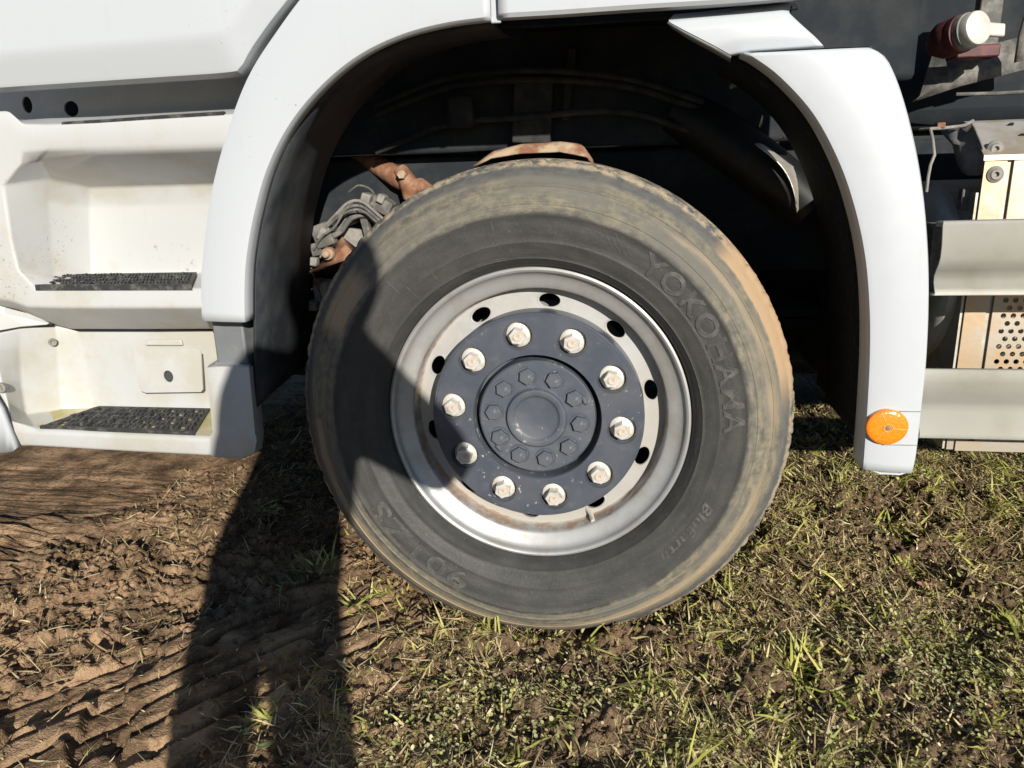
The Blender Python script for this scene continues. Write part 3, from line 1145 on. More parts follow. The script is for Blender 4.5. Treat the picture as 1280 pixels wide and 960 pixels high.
# slanted stripes before the maker's name and thin moulded marks
bm = bmesh.new()
for i in range(4):
    a = math.radians(70.5 - i * 1.7)
    b = a - math.radians(4.5)
    add_tube(bm, [(rr * math.cos(a + (b - a) * t), side_y(rr) - .0002, rr * math.sin(a + (b - a) * t)) for t, rr in ((0, .387), (.5, .374), (1, .361))], .0008, 5)
finish(bm, 'tyre_emblem', M['tyre_letter'], wheel)
for ang_, ra, rb in ((-62, .30, .405), (131, .318, .352), (83, .347, .384), (122, .318, .343), (100, .345, .388), (96, .318, .343), (134, .352, .384)):
    a = math.radians(ang_)
    bm = bmesh.new()
    add_tube(bm, [(rr * math.cos(a), side_y(rr) - .0002, rr * math.sin(a)) for rr in np.linspace(ra, rb, 8)], .0007, 5)
    finish(bm, 'tyre_moulding_line', M['tyre_letter'], wheel)
for a0, a1, rr in ((122, 97, .318), (121, 96, .343), (-66, -95, .329)):
    bm = bmesh.new()
    add_tube(bm, [(rr * math.cos(t), side_y(rr) - .0002, rr * math.sin(t)) for t in np.radians(np.linspace(a0, a1, 16))], .0007, 5)
    finish(bm, 'tyre_moulding_line', M['tyre_letter'], wheel)

# rim: lip, barrel and the wall of the disc
bm = bmesh.new()
lathe(bm, [(.284, .06), (.290, .024), (.2948, .0150), (.2960, .0100), (.2945, .0055), (.2905, .0035), (.2868, .0050), (.2848, .0085), (.2836, .0125), (.2815, .0160), (.2760, .0200), (.2690, .0232), (.2620, .0258), (.2560, .0285), (.2538, .0300),
           (.2525, .0325), (.2518, .0370), (.2510, .0570), (.2500, .0625), (.2475, .0650)], 180)
finish(bm, 'rim', M['rim'], wheel, smooth=40)
VA = math.radians(11.9)
vents = []
for k in range(10):
    a = VA + k * PI / 5
    c = Vector((.2255 * math.cos(a), .065, .2255 * math.sin(a)))
    vents.append(ellipse(c, .0150, .0225, 24, Vector((math.cos(a), 0, math.sin(a))), Vector((-math.sin(a), 0, math.cos(a)))))
circ = lambda r, y, n: [Vector((r * math.cos(2 * PI * k / n), y, r * math.sin(2 * PI * k / n))) for k in range(n)]
dsk = plate('wheel_disc', circ(.2476, .065, 140), [circ(.150, .065, 80)] + vents, M['rim'], wheel, .011, -1)
# raised rounded edge of each vent hole
for v in vents:
    bm = bmesh.new()
    add_tube(bm, [p + Vector((0, .001, 0)) for p in v] + [v[0] + Vector((0, .001, 0))], .0022, 6, False)
    finish(bm, 'vent_edge', M['rim'], wheel)
# brake drum seen through the holes
bm = bmesh.new()
lathe(bm, [(.05, .125), (.205, .125), (.215, .132), (.215, .30)], 64)
finish(bm, 'brake_drum', M['dust_light'], wheel)

# painted hub flange with a sunk seat round every wheel nut
NA = math.radians(100.99)
seats = []
ncs = []
for k in range(10):
    a = NA - k * PI / 5
    c = Vector((.1675 * math.cos(a), .012, .1675 * math.sin(a)))
    ncs.append(c)
    seats.append(ellipse(c, .0282, .0282, 26))
hub = plate('hub_flange', circ(.2015, .012, 140), [circ(.1275, .012, 110)] + seats, M['hub'], wheel, .004, -1)
bm = bmesh.new()
lathe(bm, [(.2090, .068), (.2090, .0205), (.2078, .0155), (.2050, .0132), (.2030, .0134), (.2015, .0121)], 160)
for c in ncs:                              # conical seats
    r0, r1, r2 = [[bm.verts.new(c + Vector((rr * math.cos(t), dy, rr * math.sin(t)))) for t in np.linspace(0, 2 * PI, 27)[:-1]] for rr, dy in ((.0285, -.0004), (.0262, .006), (.0255, .017))]
    for s0, s1 in ((r0, r1), (r1, r2)):
        for i in range(26):
            bm.faces.new((s0[i], s0[(i + 1) % 26], s1[(i + 1) % 26], s1[i]))
    bm.faces.new(r2)
finish(bm, 'hub_edge', M['hub'], wheel, smooth=40)
# sunk hub centre
bm = bmesh.new()
lathe(bm, [(.1278, .0122), (.1268, .0135), (.1258, .0180), (.1250, .0560), (.1170, .0580), (.1160, .0280), (.1145, .0200), (.1115, .0175), (.0625, .0185), (.0602, .0165), (.0590, .0120), (.0572, .0095), (.0535, .0088), (.0465, .0105),
           (.0430, .0140), (.0400, .0150), (.0001, .0150)], 140)
# small cast lump on the cap
finish(bm, 'hub_cap', M['hubcap'], wheel, smooth=28)
for ang_ in (-140, 22):
    bm = bmesh.new()
    a = math.radians(ang_)
    add_tube(bm, [(.101 * math.cos(a + d), .0172, .101 * math.sin(a + d)) for d in (-.11, -.06, .06, .11)], [.001, .005, .005, .001], 10)
    finish(bm, 'cast_rib', M['hubcap'], wheel)


def hexring(bm, R, y, ch=0.0, rot=0.0):
    return [bm.verts.new((R * math.cos(rot + k * PI / 3), y, R * math.sin(rot + k * PI / 3))) for k in range(6)]


def nut_mesh():
    bm = bmesh.new()
    lathe(bm, [(.0248, .024), (.0248, .0085), (.0242, .0070), (.0222, .0062), (.0195, .0055), (.0100, .0050)], 36)
    a, b, c = hexring(bm, .0166, .0065), hexring(bm, .0164, -.0170), hexring(bm, .0152, -.0182)
    for s0, s1 in ((a, b), (b, c)):
        for i in range(6):
            bm.faces.new((s0[i], s0[(i + 1) % 6], s1[(i + 1) % 6], s1[i]))
    bm.faces.new(c)
    bmesh.ops.recalc_face_normals(bm, faces=bm.faces)
    for e in bm.edges:
        e.smooth = len(e.link_faces) == 2 and e.calc_face_angle(0) < math.radians(24)
    for f in bm.faces:
        f.smooth = True
    me = bpy.data.meshes.new('wheel_nut')
    bm.to_mesh(me)
    bm.free()
    me.materials.append(M['nut'])
    bm = bmesh.new()
    lathe(bm, [(.0102, -.0178), (.0098, -.0190), (.0090, -.0190), (.0085, -.0172), (.0080, -.0172), (.0076, -.0198), (.0066, -.0206), (.0001, -.0207)], 28)
    bmesh.ops.recalc_face_normals(bm, faces=bm.faces)
    for f in bm.faces:
        f.smooth = True
    for e in bm.edges:
        e.smooth = len(e.link_faces) == 2 and e.calc_face_angle(0) < math.radians(30)
    st = bpy.data.meshes.new('wheel_stud')
    bm.to_mesh(st)
    bm.free()
    st.materials.append(M['stud'])
    return me, st


nm, sm_ = nut_mesh()
hexrot = [8, 35, 5, 30, 12, 0, 38, 50, 20, 15]
for k, c in enumerate(ncs):
    o = link('wheel_nut', nm, None, wheel)
    o.location = c + Vector((0, .0065, 0))
    o.rotation_euler = (random.uniform(-.03, .03), math.radians(hexrot[k]), random.uniform(-.03, .03))
    s = link('wheel_stud', sm_, None, wheel)
    s.location = c + Vector((0, .0065, 0))


def bolt_mesh():
    bm = bmesh.new()
    lathe(bm, [(.0215, .0012), (.0205, -.0012), (.0178, -.0010), (.0172, .0)], 30)
    a, b, c = hexring(bm, .0168, .0010), hexring(bm, .0166, -.0088), hexring(bm, .0150, -.0100)
    for s0, s1 in ((a, b), (b, c)):
        for i in range(6):
            bm.faces.new((s0[i], s0[(i + 1) % 6], s1[(i + 1) % 6], s1[i]))
    bm.faces.new(c)
    bmesh.ops.recalc_face_normals(bm, faces=bm.faces)
    me = bpy.data.meshes.new('hub_bolt')
    bm.to_mesh(me)
    bm.free()
    me.materials.append(M['hubcap'])
    return me


bmh = bolt_mesh()
for k in range(10):
    a = NA - k * PI / 5
    o = link('hub_bolt', bmh, None, wheel)
    o.location = (.0855 * math.cos(a), .0180, .0855 * math.sin(a))
    o.rotation_euler = (0, random.uniform(0, 1), 0)
# valve stem
vp = at(741, 646, .05) - Vector((0, 0, G))
tube('valve_stem', [vp + Vector((-.012, .016, .010)), vp + Vector((-.004, .004, .004)), vp + Vector((0, -.008, -.002)), vp + Vector((.001, -.014, -.003))], [.0045, .0045, .005, .0042], M['nut'], wheel, 12)

# ------------------------------------------------------------------ underneath
ch = truck
box('frame_rail', (-2.2, .46, .70 + .0), (3.2, .53, .98), M['chassis'], ch, .006)
box('engine_block', (-1.6, .62, .38), (-.30, 1.35, 1.5), M['chassis'], ch, .03)
box('gearbox', (-.25, .75, .40), (.75, 1.25, 1.05), M['chassis'], ch, .04)
box('cab_floor', (-2.6, .26, 1.30), (.62, 2.2, 1.36), M['chassis'], ch, .01)
box('cab_wall', (.60, .02, 1.30), (.66, 2.2, 2.6), M['chassis'], ch, .01)
box('cab_side_upper', (-2.6, -.02, 1.255), (.53, .03, 2.8), M['white'], ch, .01)
box('arch_light_blocker', (-1.3, .40, .985), (.62, .44, 1.40), M['chassis'], ch, .01)  # black panel added to close the arch interior against light and sky
box('rear_light_blocker', (.70, .60, 1.00), (1.25, .85, 1.9), M['chassis'], ch, .05)  # dark box behind the cab, added to block sunlight
box('corner_light_blocker', (.39, .035, 1.06), (.635, .06, 1.34), M['chassis'], ch, .01)  # plate added to stop sun passing over the mudguard onto the pipe
box('wing_end_wall', (-.95, .27, .30), (-.90, .62, 1.40), M['chassis'], ch, .01)
box('mudguard_light_blocker', (.622, .03, .42), (.645, .46, .93), M['chassis'], ch, .02)  # blocking wall, lengthened to stop sun slipping past the mudguard edge
box('sky_blocker_wall', (.5, 1.30, .55), (3.4, 1.36, 2.4), M['chassis'], ch, .01)  # dark backing wall added so no sky leaks through at upper right
tube('axle_beam', [(0, .30, G), (0, .55, G - .03), (.0, .70, G - .10), (0, 1.5, G - .10), (0, 1.75, G - .03), (0, 2.0, G)], [.06, .07, .06, .06, .07, .06], M['chassis'], ch, 16)
bm = bmesh.new()
for k in range(3):
    add_box(bm, (-.75 + k * .1, .56, .57 - k * .03), (.75 - k * .1, .66, .595 - k * .03))
mod_bevel(finish(bm, 'leaf_spring', M['chassis'], ch), .004, 2)
# far wheel
bm = bmesh.new()
lathe(bm, [(.20, 1.72), (.29, 1.70), (.40, 1.66), (.46, 1.69), (.485, 1.72), (.489, 1.85), (.485, 2.0), (.44, 2.05), (.29, 2.03)], 72)
o = finish(bm, 'far_tyre', M['black_plastic'], ch)
o.location = (0, 0, G)
box('far_mudguard', (.50, 1.62, .02), (.56, 2.06, 1.1), M['chassis'], ch, .01)
box('far_side_blocker', (.70, 1.45, .18), (2.6, 2.05, .95), M['chassis'], ch, .05)  # low box added to keep far-side light from brightening the underside
box('far_step', (-2.2, 1.75, .22), (-.62, 2.05, 1.2), M['chassis'], ch, .05)
box('battery_box', (.64, .40, .42), (.75, .75, .62), M['chassis'], ch, .02)

# rusty plate showing above the tyre
rows_p = [[(592, 207, .34), (612, 197, .34), (650, 191, .34), (700, 189, .34), (735, 196, .34), (743, 206, .34)],
          [(596, 203, .37), (616, 189, .36), (652, 180, .36), (700, 177, .36), (728, 180, .36), (741, 199, .37)],
          [(600, 202, .46), (618, 188, .44), (652, 179, .44), (700, 176, .44), (728, 179, .44), (741, 198, .46)]]
grid_px('brake_shield', rows_p, M['rust_mud'], ch, .004, 12, 0, .004)
bm = bmesh.new()
lathe(bm, [(.30, .30), (.40, .305), (.46, .33), (.468, .40)], 48)
o = finish(bm, 'dust_shield', M['chassis'], ch)
o.location = (0, 0, G)
o.scale = (.86, 1, .86)

# rusty shock absorber mount in front of the axle
tube('damper', [at(430, 178, .50), at(470, 205, .47), at(500, 224, .44), at(512, 232, .43)], [.024, .024, .026, .020], M['rust'], ch, 16)
tube('damper_joint', [at(500, 212, .43), at(509, 226, .42), at(514, 238, .42), at(512, 250, .42)], [.018, .022, .024, .016], M['rust'], ch, 14)
tube('damper_bracket', [at(506, 232, .42), at(525, 232, .42), at(540, 245, .42), at(560, 262, .42)], [.018, .019, .021, .020], M['rust'], ch, 12)
bm = bmesh.new()
lathe(bm, [(.0001, -.012), (.010, -.012), (.012, -.008), (.012, .01)], 6)
o = finish(bm, 'damper_bolt', M['rust_mud'], ch)
o.location = at(503, 218, .40)

# sensor plugs, cables and bracket between liner and tyre
Yc = .29
def pbox(name, px0, py0, px1, py1, Y0, dY, mat, ang_=0.0, bev=.003):
    a, b = at(px0, py0, Y0), at(px1, py1, Y0)
    c = (a + b) / 2
    hx, hz = abs(b.x - a.x) / 2, abs(b.z - a.z) / 2
    mt = Matrix.Translation(c) @ Matrix.Rotation(math.radians(ang_), 4, 'Y')
    return box(name, (-hx, 0, -hz), (hx, dY, hz), mat, ch, bev, mt)


plug = pbox('sensor_plug', 389, 280, 415, 309, Yc, .03, M['grey_dust'], -18)
pbox('plug_lock', 393, 289, 409, 297, Yc - .006, .008, M['dust_light'], -55)
pbox('plug_boot', 387, 304, 402, 320, Yc + .005, .02, M['grey_dust'], -10)
for off, rad in ((0, .0036), (6, .0036), (11, .0030)):
    pts = smooth_path([tuple(at(408, 281 + off * .3, Yc)), tuple(at(420, 268 + off * .5, Yc - .01)), tuple(at(436, 253 + off, Yc - .01)), tuple(at(452, 252 + off, Yc)), tuple(at(470, 266 + off, Yc + .02)), tuple(at(488, 282 + off, Yc + .05))], 22)
    tube('sensor_cable', pts, rad, M['dust_light'] if off == 0 else M['grey_dust'], ch, 8)
tube('cable_sheath', smooth_path([tuple(at(404, 300, Yc + .01)), tuple(at(425, 290, Yc + .01)), tuple(at(440, 272, Yc + .02)), tuple(at(462, 270, Yc + .03)), tuple(at(485, 290, Yc + .05))], 18), .0065, M['grey_dust'], ch, 8)
for pts_ in ([(392, 312, 0), (402, 296, -.012), (418, 284, -.01), (432, 262, -.014), (446, 250, 0), (466, 258, .03)], [(400, 322, .0), (414, 300, .01), (428, 280, .02), (444, 262, .02), (470, 280, .04)],
             [(388, 330, .02), (392, 345, .02), (398, 362, .03), (404, 380, .05)], [(470, 246, .05), (462, 236, .07), (448, 232, .08), (436, 240, .09)]):
    tube('sensor_cable', smooth_path([tuple(at(a_, b_, Yc + c_)) for a_, b_, c_ in pts_], 18), .0026, M['grey_dust'], ch, 7)
pbox('valve_block', 449, 242, 462, 258, Yc + .03, .04, M['dust_light'], 20)
pbox('valve_body', 462, 248, 489, 266, Yc + .04, .05, M['grey_dust'], 28)
pbox('valve_port', 470, 243, 480, 254, Yc + .03, .03, M['dust_light'], 28)
pbox('cable_clamp', 450, 265, 462, 300, Yc + .03, .02, M['grey_dust'], -10)
pbox('support_plate', 424, 286, 455, 312, Yc + .05, .02, M['dust_light'], 8)
pbox('support_web', 418, 268, 448, 282, Yc + .05, .02, M['grey_dust'], -20)
# rusty stabiliser bracket with bolt
grid_px('stabiliser_bracket', [[(384, 337, Yc + .03), (402, 327, Yc + .02), (415, 310, Yc + .02), (428, 296, Yc + .02), (446, 310, Yc + .03)],
                               [(385, 340, Yc), (405, 334, Yc - .01), (420, 318, Yc - .01), (432, 306, Yc - .01), (446, 318, Yc)],
                               [(386, 341, Yc + .0), (412, 332, Yc - .01), (430, 326, Yc - .01), (444, 320, Yc - .01), (456, 316, Yc)],
                               [(386, 342, Yc + .06), (412, 336, Yc + .05), (430, 330, Yc + .05), (444, 325, Yc + .05), (456, 320, Yc + .05)]], M['rust'], ch, .003, 14, 0, .004)
bm = bmesh.new()
lathe(bm, [(.0001, -.022), (.007, -.022), (.0085, -.019), (.0085, -.010), (.0135, -.010), (.0150, -.006), (.0150, .008)], 18)
o = finish(bm, 'bracket_bolt', M['rust_mud'], ch)
o.location = at(411, 317, Yc - .015)
pbox('hose_end', 386, 322, 396, 333, Yc + .0, .02, M['dust_light'], 10)
pbox('bellows', 389, 352, 412, 384, Yc + .04, .06, M['dust_light'], 0, .008)
pbox('bellows_cap', 390, 349, 399, 356, Yc + .03, .03, M['rust'], 0)
pbox('spring_pad', 379, 378, 396, 389, Yc + .02, .05, M['dust_light'], 0)
pbox('lower_clip', 326, 446, 331, 466, .15, .01, M['dust_light'], 3, .002)

# black intake pipe with torn foil wrap behind the mudguard
tube('intake_pipe', [at(845, 140, .42), at(890, 165, .40), at(945, 203, .37), at(990, 240, .35), at(1015, 262, .34)], [.052, .056, .056, .054, .050], M['exhaust'], ch, 28)
grid_px('torn_foil', [[(942, 179, .30), (950, 178, .30), (960, 184, .305), (975, 195, .31), (990, 207, .315), (1004, 216, .32), (1017, 220, .325)],
                      [(945, 181, .292), (957, 187, .292), (966, 194, .294), (982, 206, .30), (995, 217, .308), (1010, 226, .315), (1021, 231, .32)],
                      [(955, 189, .29), (970, 199, .288), (980, 208, .288), (991, 222, .292), (999, 232, .298), (1008, 238, .31), (1013, 243, .318)],
                      [(980, 210, .29), (986, 218, .287), (990, 227, .287), (994, 240, .287), (996, 250, .29), (1000, 256, .30), (1003, 253, .31)],
                      [(992, 240, .29), (995, 250, .288), (996, 258, .288), (996, 264, .288), (996, 268, .29), (999, 262, .30), (1002, 257, .31)]], M['foil'], ch, 0, 14, 2, .0012)
grid_px('foil_shred', [[(1012, 266, .31), (1017, 250, .315), (1020, 241, .32)], [(1014, 264, .312), (1019, 252, .317), (1021, 242, .322)]], M['foil'], ch, 0, thick=.001)
grid_px('foil_shred', [[(912, 108, .28), (918, 100, .28), (922, 107, .285)], [(913, 112, .285), (919, 109, .285), (925, 108, .29)]], M['grey_dust'], ch, 0, thick=.001)
grid_px('foil_shred', [[(949, 158, .31), (952, 148, .31), (953, 143, .31)], [(950, 160, .315), (953, 154, .315), (954, 145, .315)]], M['foil'], ch, 0, thick=.001)
grid_px('foil_shred', [[(972, 173, .32), (978, 169, .32), (982, 173, .32)], [(973, 174, .325), (978, 174, .325), (983, 174, .325)]], M['foil'], ch, 0, thick=.001)
# lines, hanger and bump stop dimly seen under the cab floor
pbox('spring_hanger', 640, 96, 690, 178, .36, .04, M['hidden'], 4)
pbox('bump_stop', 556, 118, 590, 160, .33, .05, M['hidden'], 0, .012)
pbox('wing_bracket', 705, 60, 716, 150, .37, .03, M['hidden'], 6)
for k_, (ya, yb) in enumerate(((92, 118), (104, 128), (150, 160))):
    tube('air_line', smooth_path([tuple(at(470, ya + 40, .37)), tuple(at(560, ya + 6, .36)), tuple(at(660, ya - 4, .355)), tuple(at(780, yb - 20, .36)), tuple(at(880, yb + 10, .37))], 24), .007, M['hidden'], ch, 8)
# dim plate behind the arch
grid_px('cross_plate', [[(735, 105, .50), (752, 105, .50), (758, 120, .50)], [(728, 160, .50), (748, 162, .50), (768, 160, .50)]], M['grey_dust'], ch, 0, thick=.004)

# ------------------------------------------------------------------ side rails and exhaust box behind the mudguard
def side_rail(name, pts, x0a, x0b, x1):
    """pts: (py at x=1220, Y) profile from top to bottom; the end is cut from x0a (top) to x0b (bottom)"""
    bm = bmesh.new()
    n = len(pts)
    A, B = [], []
    zs = []
    for i, (py, Y) in enumerate(pts):
        p = at(1220, py, Y)
        t = i / (n - 1)
        xe = at(x0a + (x0b - x0a) * t, py, YF).x
        A.append(bm.verts.new((xe, Y, p.z)))
        B.append(bm.verts.new((x1, Y, p.z)))
    for i in range(n - 1):
        bm.faces.new((A[i], A[i + 1], B[i + 1], B[i]))
    for f in bm.faces:
        f.normal_update()
    s = sum((f.normal * f.calc_area() for f in bm.faces), Vector())
    if s.y > 0:
        bmesh.ops.reverse_faces(bm, faces=bm.faces)
    o = finish(bm, name, M['alu'], truck, smooth=28, recalc=False)
    mod_solid(o, .004, -1)
    return o


YR = -.045
side_rail('side_rail', [(281, YR + .04), (274.5, YR + .036), (275, YR + .003), (277, YR - .001), (281, YR - .002), (305, YR - .002), (322, YR + .001), (331, YR + .006), (338, YR + .013), (345, YR + .018), (352, YR + .017), (360, YR + .011), (367, YR + .003), (369, YR + .003), (369.5, YR + .012), (367, YR + .04)], 1189, 1174, 2.6)
side_rail('side_rail', [(466, YR + .04), (460.5, YR + .036), (460.8, YR + .003), (462.5, YR - .002), (467, YR - .004), (480, YR - .001), (495, YR + .007), (503, YR + .013), (509, YR + .014), (516, YR + .012), (530, YR + .007), (544, YR + .002), (548.5, YR + .001), (549.3, YR + .008), (548, YR + .04)], 1163, 1154.5, 2.6)
# rail end bracket
pbox('rail_bracket', 1168, 280, 1190, 368, YR + .04, .05, M['grey_dust'], 0)
pbox('rail_bracket', 1152, 470, 1164, 545, YR + .035, .05, M['seal'], 0)
for px, py in ((1240, 480),):
    pass

# exhaust box: folded perforated sheet
YE = .10
def sheet_pt(u, v):
    """u: metres right of the sheet's left edge, v: metres below the fold"""
    return Vector((SX + u, YE, SZ - v))


SX = at(1214, 330, YE).x
SZ = at(1240, 196, YE).z
SB = at(1240, 563, YE).z
H = SZ - SB
bm = bmesh.new()
# corner strip, groove
strip = [sheet_pt(.0, 0), sheet_pt(.036, 0), sheet_pt(.036, H), sheet_pt(.0, H)]
o = plate('shield_strip', strip, [], M['shield'], truck, .004)
grid = []
holes = []
pu = .0165
W = .62
for r_ in range(60):
    v = .05 + r_ * .0143
    if v > H - .03:
        break
    zone_up = v < .17
    for c_ in range(40):
        u = .066 + c_ * pu + (pu / 2 if r_ % 2 else 0)
        if u > W - .03:
            continue
        if zone_up and (u < .070 or (r_ % 2) or (c_ % 2)):
            continue
        holes.append(ellipse(sheet_pt(u, v), .0048, .0048, 10))
plate('heat_shield', [sheet_pt(.047, .004), sheet_pt(W, .004), sheet_pt(W, H), sheet_pt(.047, H)], holes, M['shield'], truck, .004)
g = box('shield_groove', (SX + .034, YE + .006, SB), (SX + .049, YE + .012, SZ - .002), M['galv'], truck, 0)
# folded top
zt = at(1240, 151, YE + .09).z
rows_t = [[Vector((SX + u, YE + dy, z)) for u in (-.004, .05, .10, W)] for dy, z in ((-.003, SZ - .006), (-.002, SZ + .002), (.085, zt - .004), (.10, zt), (.22, zt + .002))]
bm = bmesh.new()
vr = [[bm.verts.new(p) for p in r] for r in rows_t]
for a, b in zip(vr, vr[1:]):
    for i in range(3):
        bm.faces.new((a[i], a[i + 1], b[i + 1], b[i]))
o = finish(bm, 'shield_top', M['galv'], truck, smooth=0)
mod_solid(o, .003, 0)
for u, v, dz in ((.072, .0, .035), (.064, .0, .055), (.082, .0, .012), (.088, 0, .045)):
    bm = bmesh.new()
    lathe(bm, [(.0001, 0.0), (.0042, -.0005), (.005, .001)], 12)
    o = finish(bm, 'vent_slot', M['black_plastic'], truck)
    t = dz / (zt - SZ)
    o.location = Vector((SX + u, YE - .002 + .087 * t - .0025, SZ + dz))
    o.rotation_euler = (math.atan2(.087, zt - SZ), 0, 0)
for px, py, Y in ((1244, 186, YE + .012), (1244, 218, YE - .001)):
    bm = bmesh.new()
    lathe(bm, [(.0001, -.001), (.0035, -.001), (.0045, -.006), (.0085, -.006), (.0105, -.003), (.0135, -.0015), (.0145, .001)], 24)
    o = finish(bm, 'shield_bolt', M['dust_light'], truck)
    o.location = at(px, py, Y)
# dark silencer body inside, end plate and clip
Rr = .16
cy = Vector((0, YE + .20, (SZ + SB) / 2 + .05))
bm = bmesh.new()
x0 = at(1172, 330, .14).x
lathe_pts = [(x0 - .012, .02), (x0, .14), (x0 + .01, .172), (x0 + .02, .18), (2.4, .18)]
add_tube(bm, [(p[0], cy.y, cy.z) for p in lathe_pts], [p[1] for p in lathe_pts], 40)
finish(bm, 'silencer', M['steel_dark'], truck)
grid_px('silencer_end_plate', [[(1172, 160, .22), (1195, 157, .20), (1213, 152, .17), (1219, 163, .14)],
                               [(1190, 180, .17), (1200, 180, .16), (1222, 175, .13), (1228, 185, .11)],
                               [(1196, 205, .16), (1205, 208, .14), (1222, 208, .12), (1230, 205, .105)],
                               [(1203, 216, .15), (1208, 219, .13), (1224, 219, .115), (1229, 216, .105)]], M['dust_light'], truck, .002, 14, 0, .003)
box('box_end_plate', (SX - .006, YE + .004, SB), (SX - .002, YE + .20, SZ - .06), M['galv'], truck, 0)
pbox('silencer_clip', 1204, 236, 1211, 262, .13, .02, M['grey_dust'])
tube('silencer_strap', [at(1150, 162, .10), at(1163, 161, .08), at(1166, 175, .06), at(1168, 194, .05), at(1163, 206, .05), at(1160, 222, .05), at(1158, 240, .05)], .0026, M['dust_light'], truck, 8)
tube('strap_top', [at(1163, 161, .08), at(1180, 160, .10), at(1205, 157, .13), at(1216, 151, .16)], .0028, M['dust_light'], truck, 8)
pbox('strap_bolt', 1172, 153, 1182, 160, .09, .015, M['rust'], 0, .002)
box('chassis_tray', (at(1160, 560, .3).x, .50, .62), (2.6, .80, .66), M['chassis'], truck, .01)
# lower skin of the box
pbox('box_under_panel', 1195, 551, 1300, 566, YE - .004, .003, M['shield'], 0, 0)

# air coupling and frame behind the cab
cc = at(1208, 40, .30)
axd = Vector((.42, -.86, .12)).normalized()
q = Vector((0, -1, 0)).rotation_difference(axd)
coup = part_empty('air_coupling', truck)
coup.location = cc
coup.rotation_euler = q.to_euler()
coup.scale = (.86, .86, .86)
for nme, prof, mt in (('coupling_cap', [(.0001, -.034), (.030, -.034), (.0345, -.031), (.036, -.026), (.036, -.012)], M['cap']),
                      ('coupling_ring', [(.036, -.012), (.0385, -.010), (.0385, .004), (.036, .006)], M['dust_light']),
                      ('coupling_band', [(.0365, .005), (.041, .008), (.041, .020), (.037, .023)], M['red']),
                      ('coupling_body', [(.038, .022), (.040, .026), (.040, .060), (.028, .085), (.0001, .086)], M['red'])):
    bm = bmesh.new()
    lathe(bm, prof, 36)
    finish(bm, nme, mt, coup)
bm = bmesh.new()
add_box(bm, (.022, -.030, -.014), (.078, -.016, .014))
mod_bevel(finish(bm, 'coupling_lever', M['cap'], coup), .004, 2)
pbox('coupling_bracket', 1195, 57, 1250, 70, .40, .05, M['red'], 0)
pbox('frame_gusset', 1228, -10, 1246, 70, .45, .03, M['grey_dust'], 0)
grid_px('frame_bracket', [[(1140, 128, .50), (1200, 108, .50), (1300, 82, .50)], [(1150, 120, .50), (1200, 92, .50), (1300, 66, .50)], [(1165, 70, .52), (1220, 60, .52), (1300, 40, .52)]], M['grey_dust'], truck, 0, thick=.01)
grid_px('frame_corner', [[(1270, 78, .42), (1300, 70, .42)], [(1275, 45, .42), (1300, 30, .42)], [(1282, 20, .42), (1300, 5, .42)]], M['dust_light'], truck, 0, thick=.01)
tube('brake_pipe', [at(1195, 118, .48), at(1240, 117, .47), at(1300, 114, .46)], .004, M['grey_dust'], truck, 8)

# ------------------------------------------------------------------ plants and litter on the ground
cells = {}


def zone_green(x, y):
    """0..1 how much grows here: bare clay towards the front of the truck"""
    g = sst(x, -.62, .10)
    n = fbm(x, y, 3.2, 3, 70)
    return np.clip(g * (.30 + .75 * sst(n, .38, .56)), 0, 1)


def keep(x, y):
    e = np.hypot(np.maximum(np.abs(x) - .17, 0), np.maximum(np.abs(y - .18) - .175, 0))
    return e > .0


def blades(name, bx, by, hd, ln, wd, lean, curl, tint, mat, twist=None, dz=-.004):
    n = len(bx)
    K = 4
    bz = height(bx, by) + dz
    t = np.linspace(0, 1, K + 1)[None, :]
    th = lean[:, None] + curl[:, None] * t
    seg = ln[:, None] / K
    dr = np.concatenate([np.zeros((n, 1)), np.cumsum(np.sin((th[:, 1:] + th[:, :-1]) / 2) * seg, 1)], 1)
    dzv = np.concatenate([np.zeros((n, 1)), np.cumsum(np.cos((th[:, 1:] + th[:, :-1]) / 2) * seg, 1)], 1)
    cx = bx[:, None] + dr * np.cos(hd)[:, None]
    cyy = by[:, None] + dr * np.sin(hd)[:, None]
    cz = bz[:, None] + dzv
    gz = height(cx.ravel(), cyy.ravel()).reshape(cx.shape) + .0015
    cz = np.maximum(cz, gz)
    w = wd[:, None] * np.array([.75, 1, .9, .6, .04])[None, :] / 2
    if twist is None:
        twist = rng.uniform(-.6, .6, n)
    sx_ = -np.sin(hd + twist)[:, None] * w
    sy_ = np.cos(hd + twist)[:, None] * w
    tz = np.sin(twist)[:, None] * w
    L = np.stack([cx - sx_, cyy - sy_, cz - tz], -1)
    R = np.stack([cx + sx_, cyy + sy_, cz + tz], -1)
    co = np.stack([L, R], 2).reshape(n, -1, 3)
    m_ = (K + 1) * 2
    base = (np.arange(n) * m_)[:, None, None]
    q = np.array([[2 * i, 2 * i + 1, 2 * i + 3, 2 * i + 2] for i in range(K)])[None]
    me = np_mesh(name, co.reshape(-1, 3), [(base + q).reshape(-1, 4)])
    at_ = me.attributes.new('tint', 'FLOAT_COLOR', 'POINT')
    cc_ = np.ones((n, m_, 4), np.float32)
    cc_[:, :, :3] = tint[:, None, :]
    at_.data.foreach_set('color', cc_.ravel())
    o = link(name, me, mat)
    o['kind'] = 'stuff'
    return o


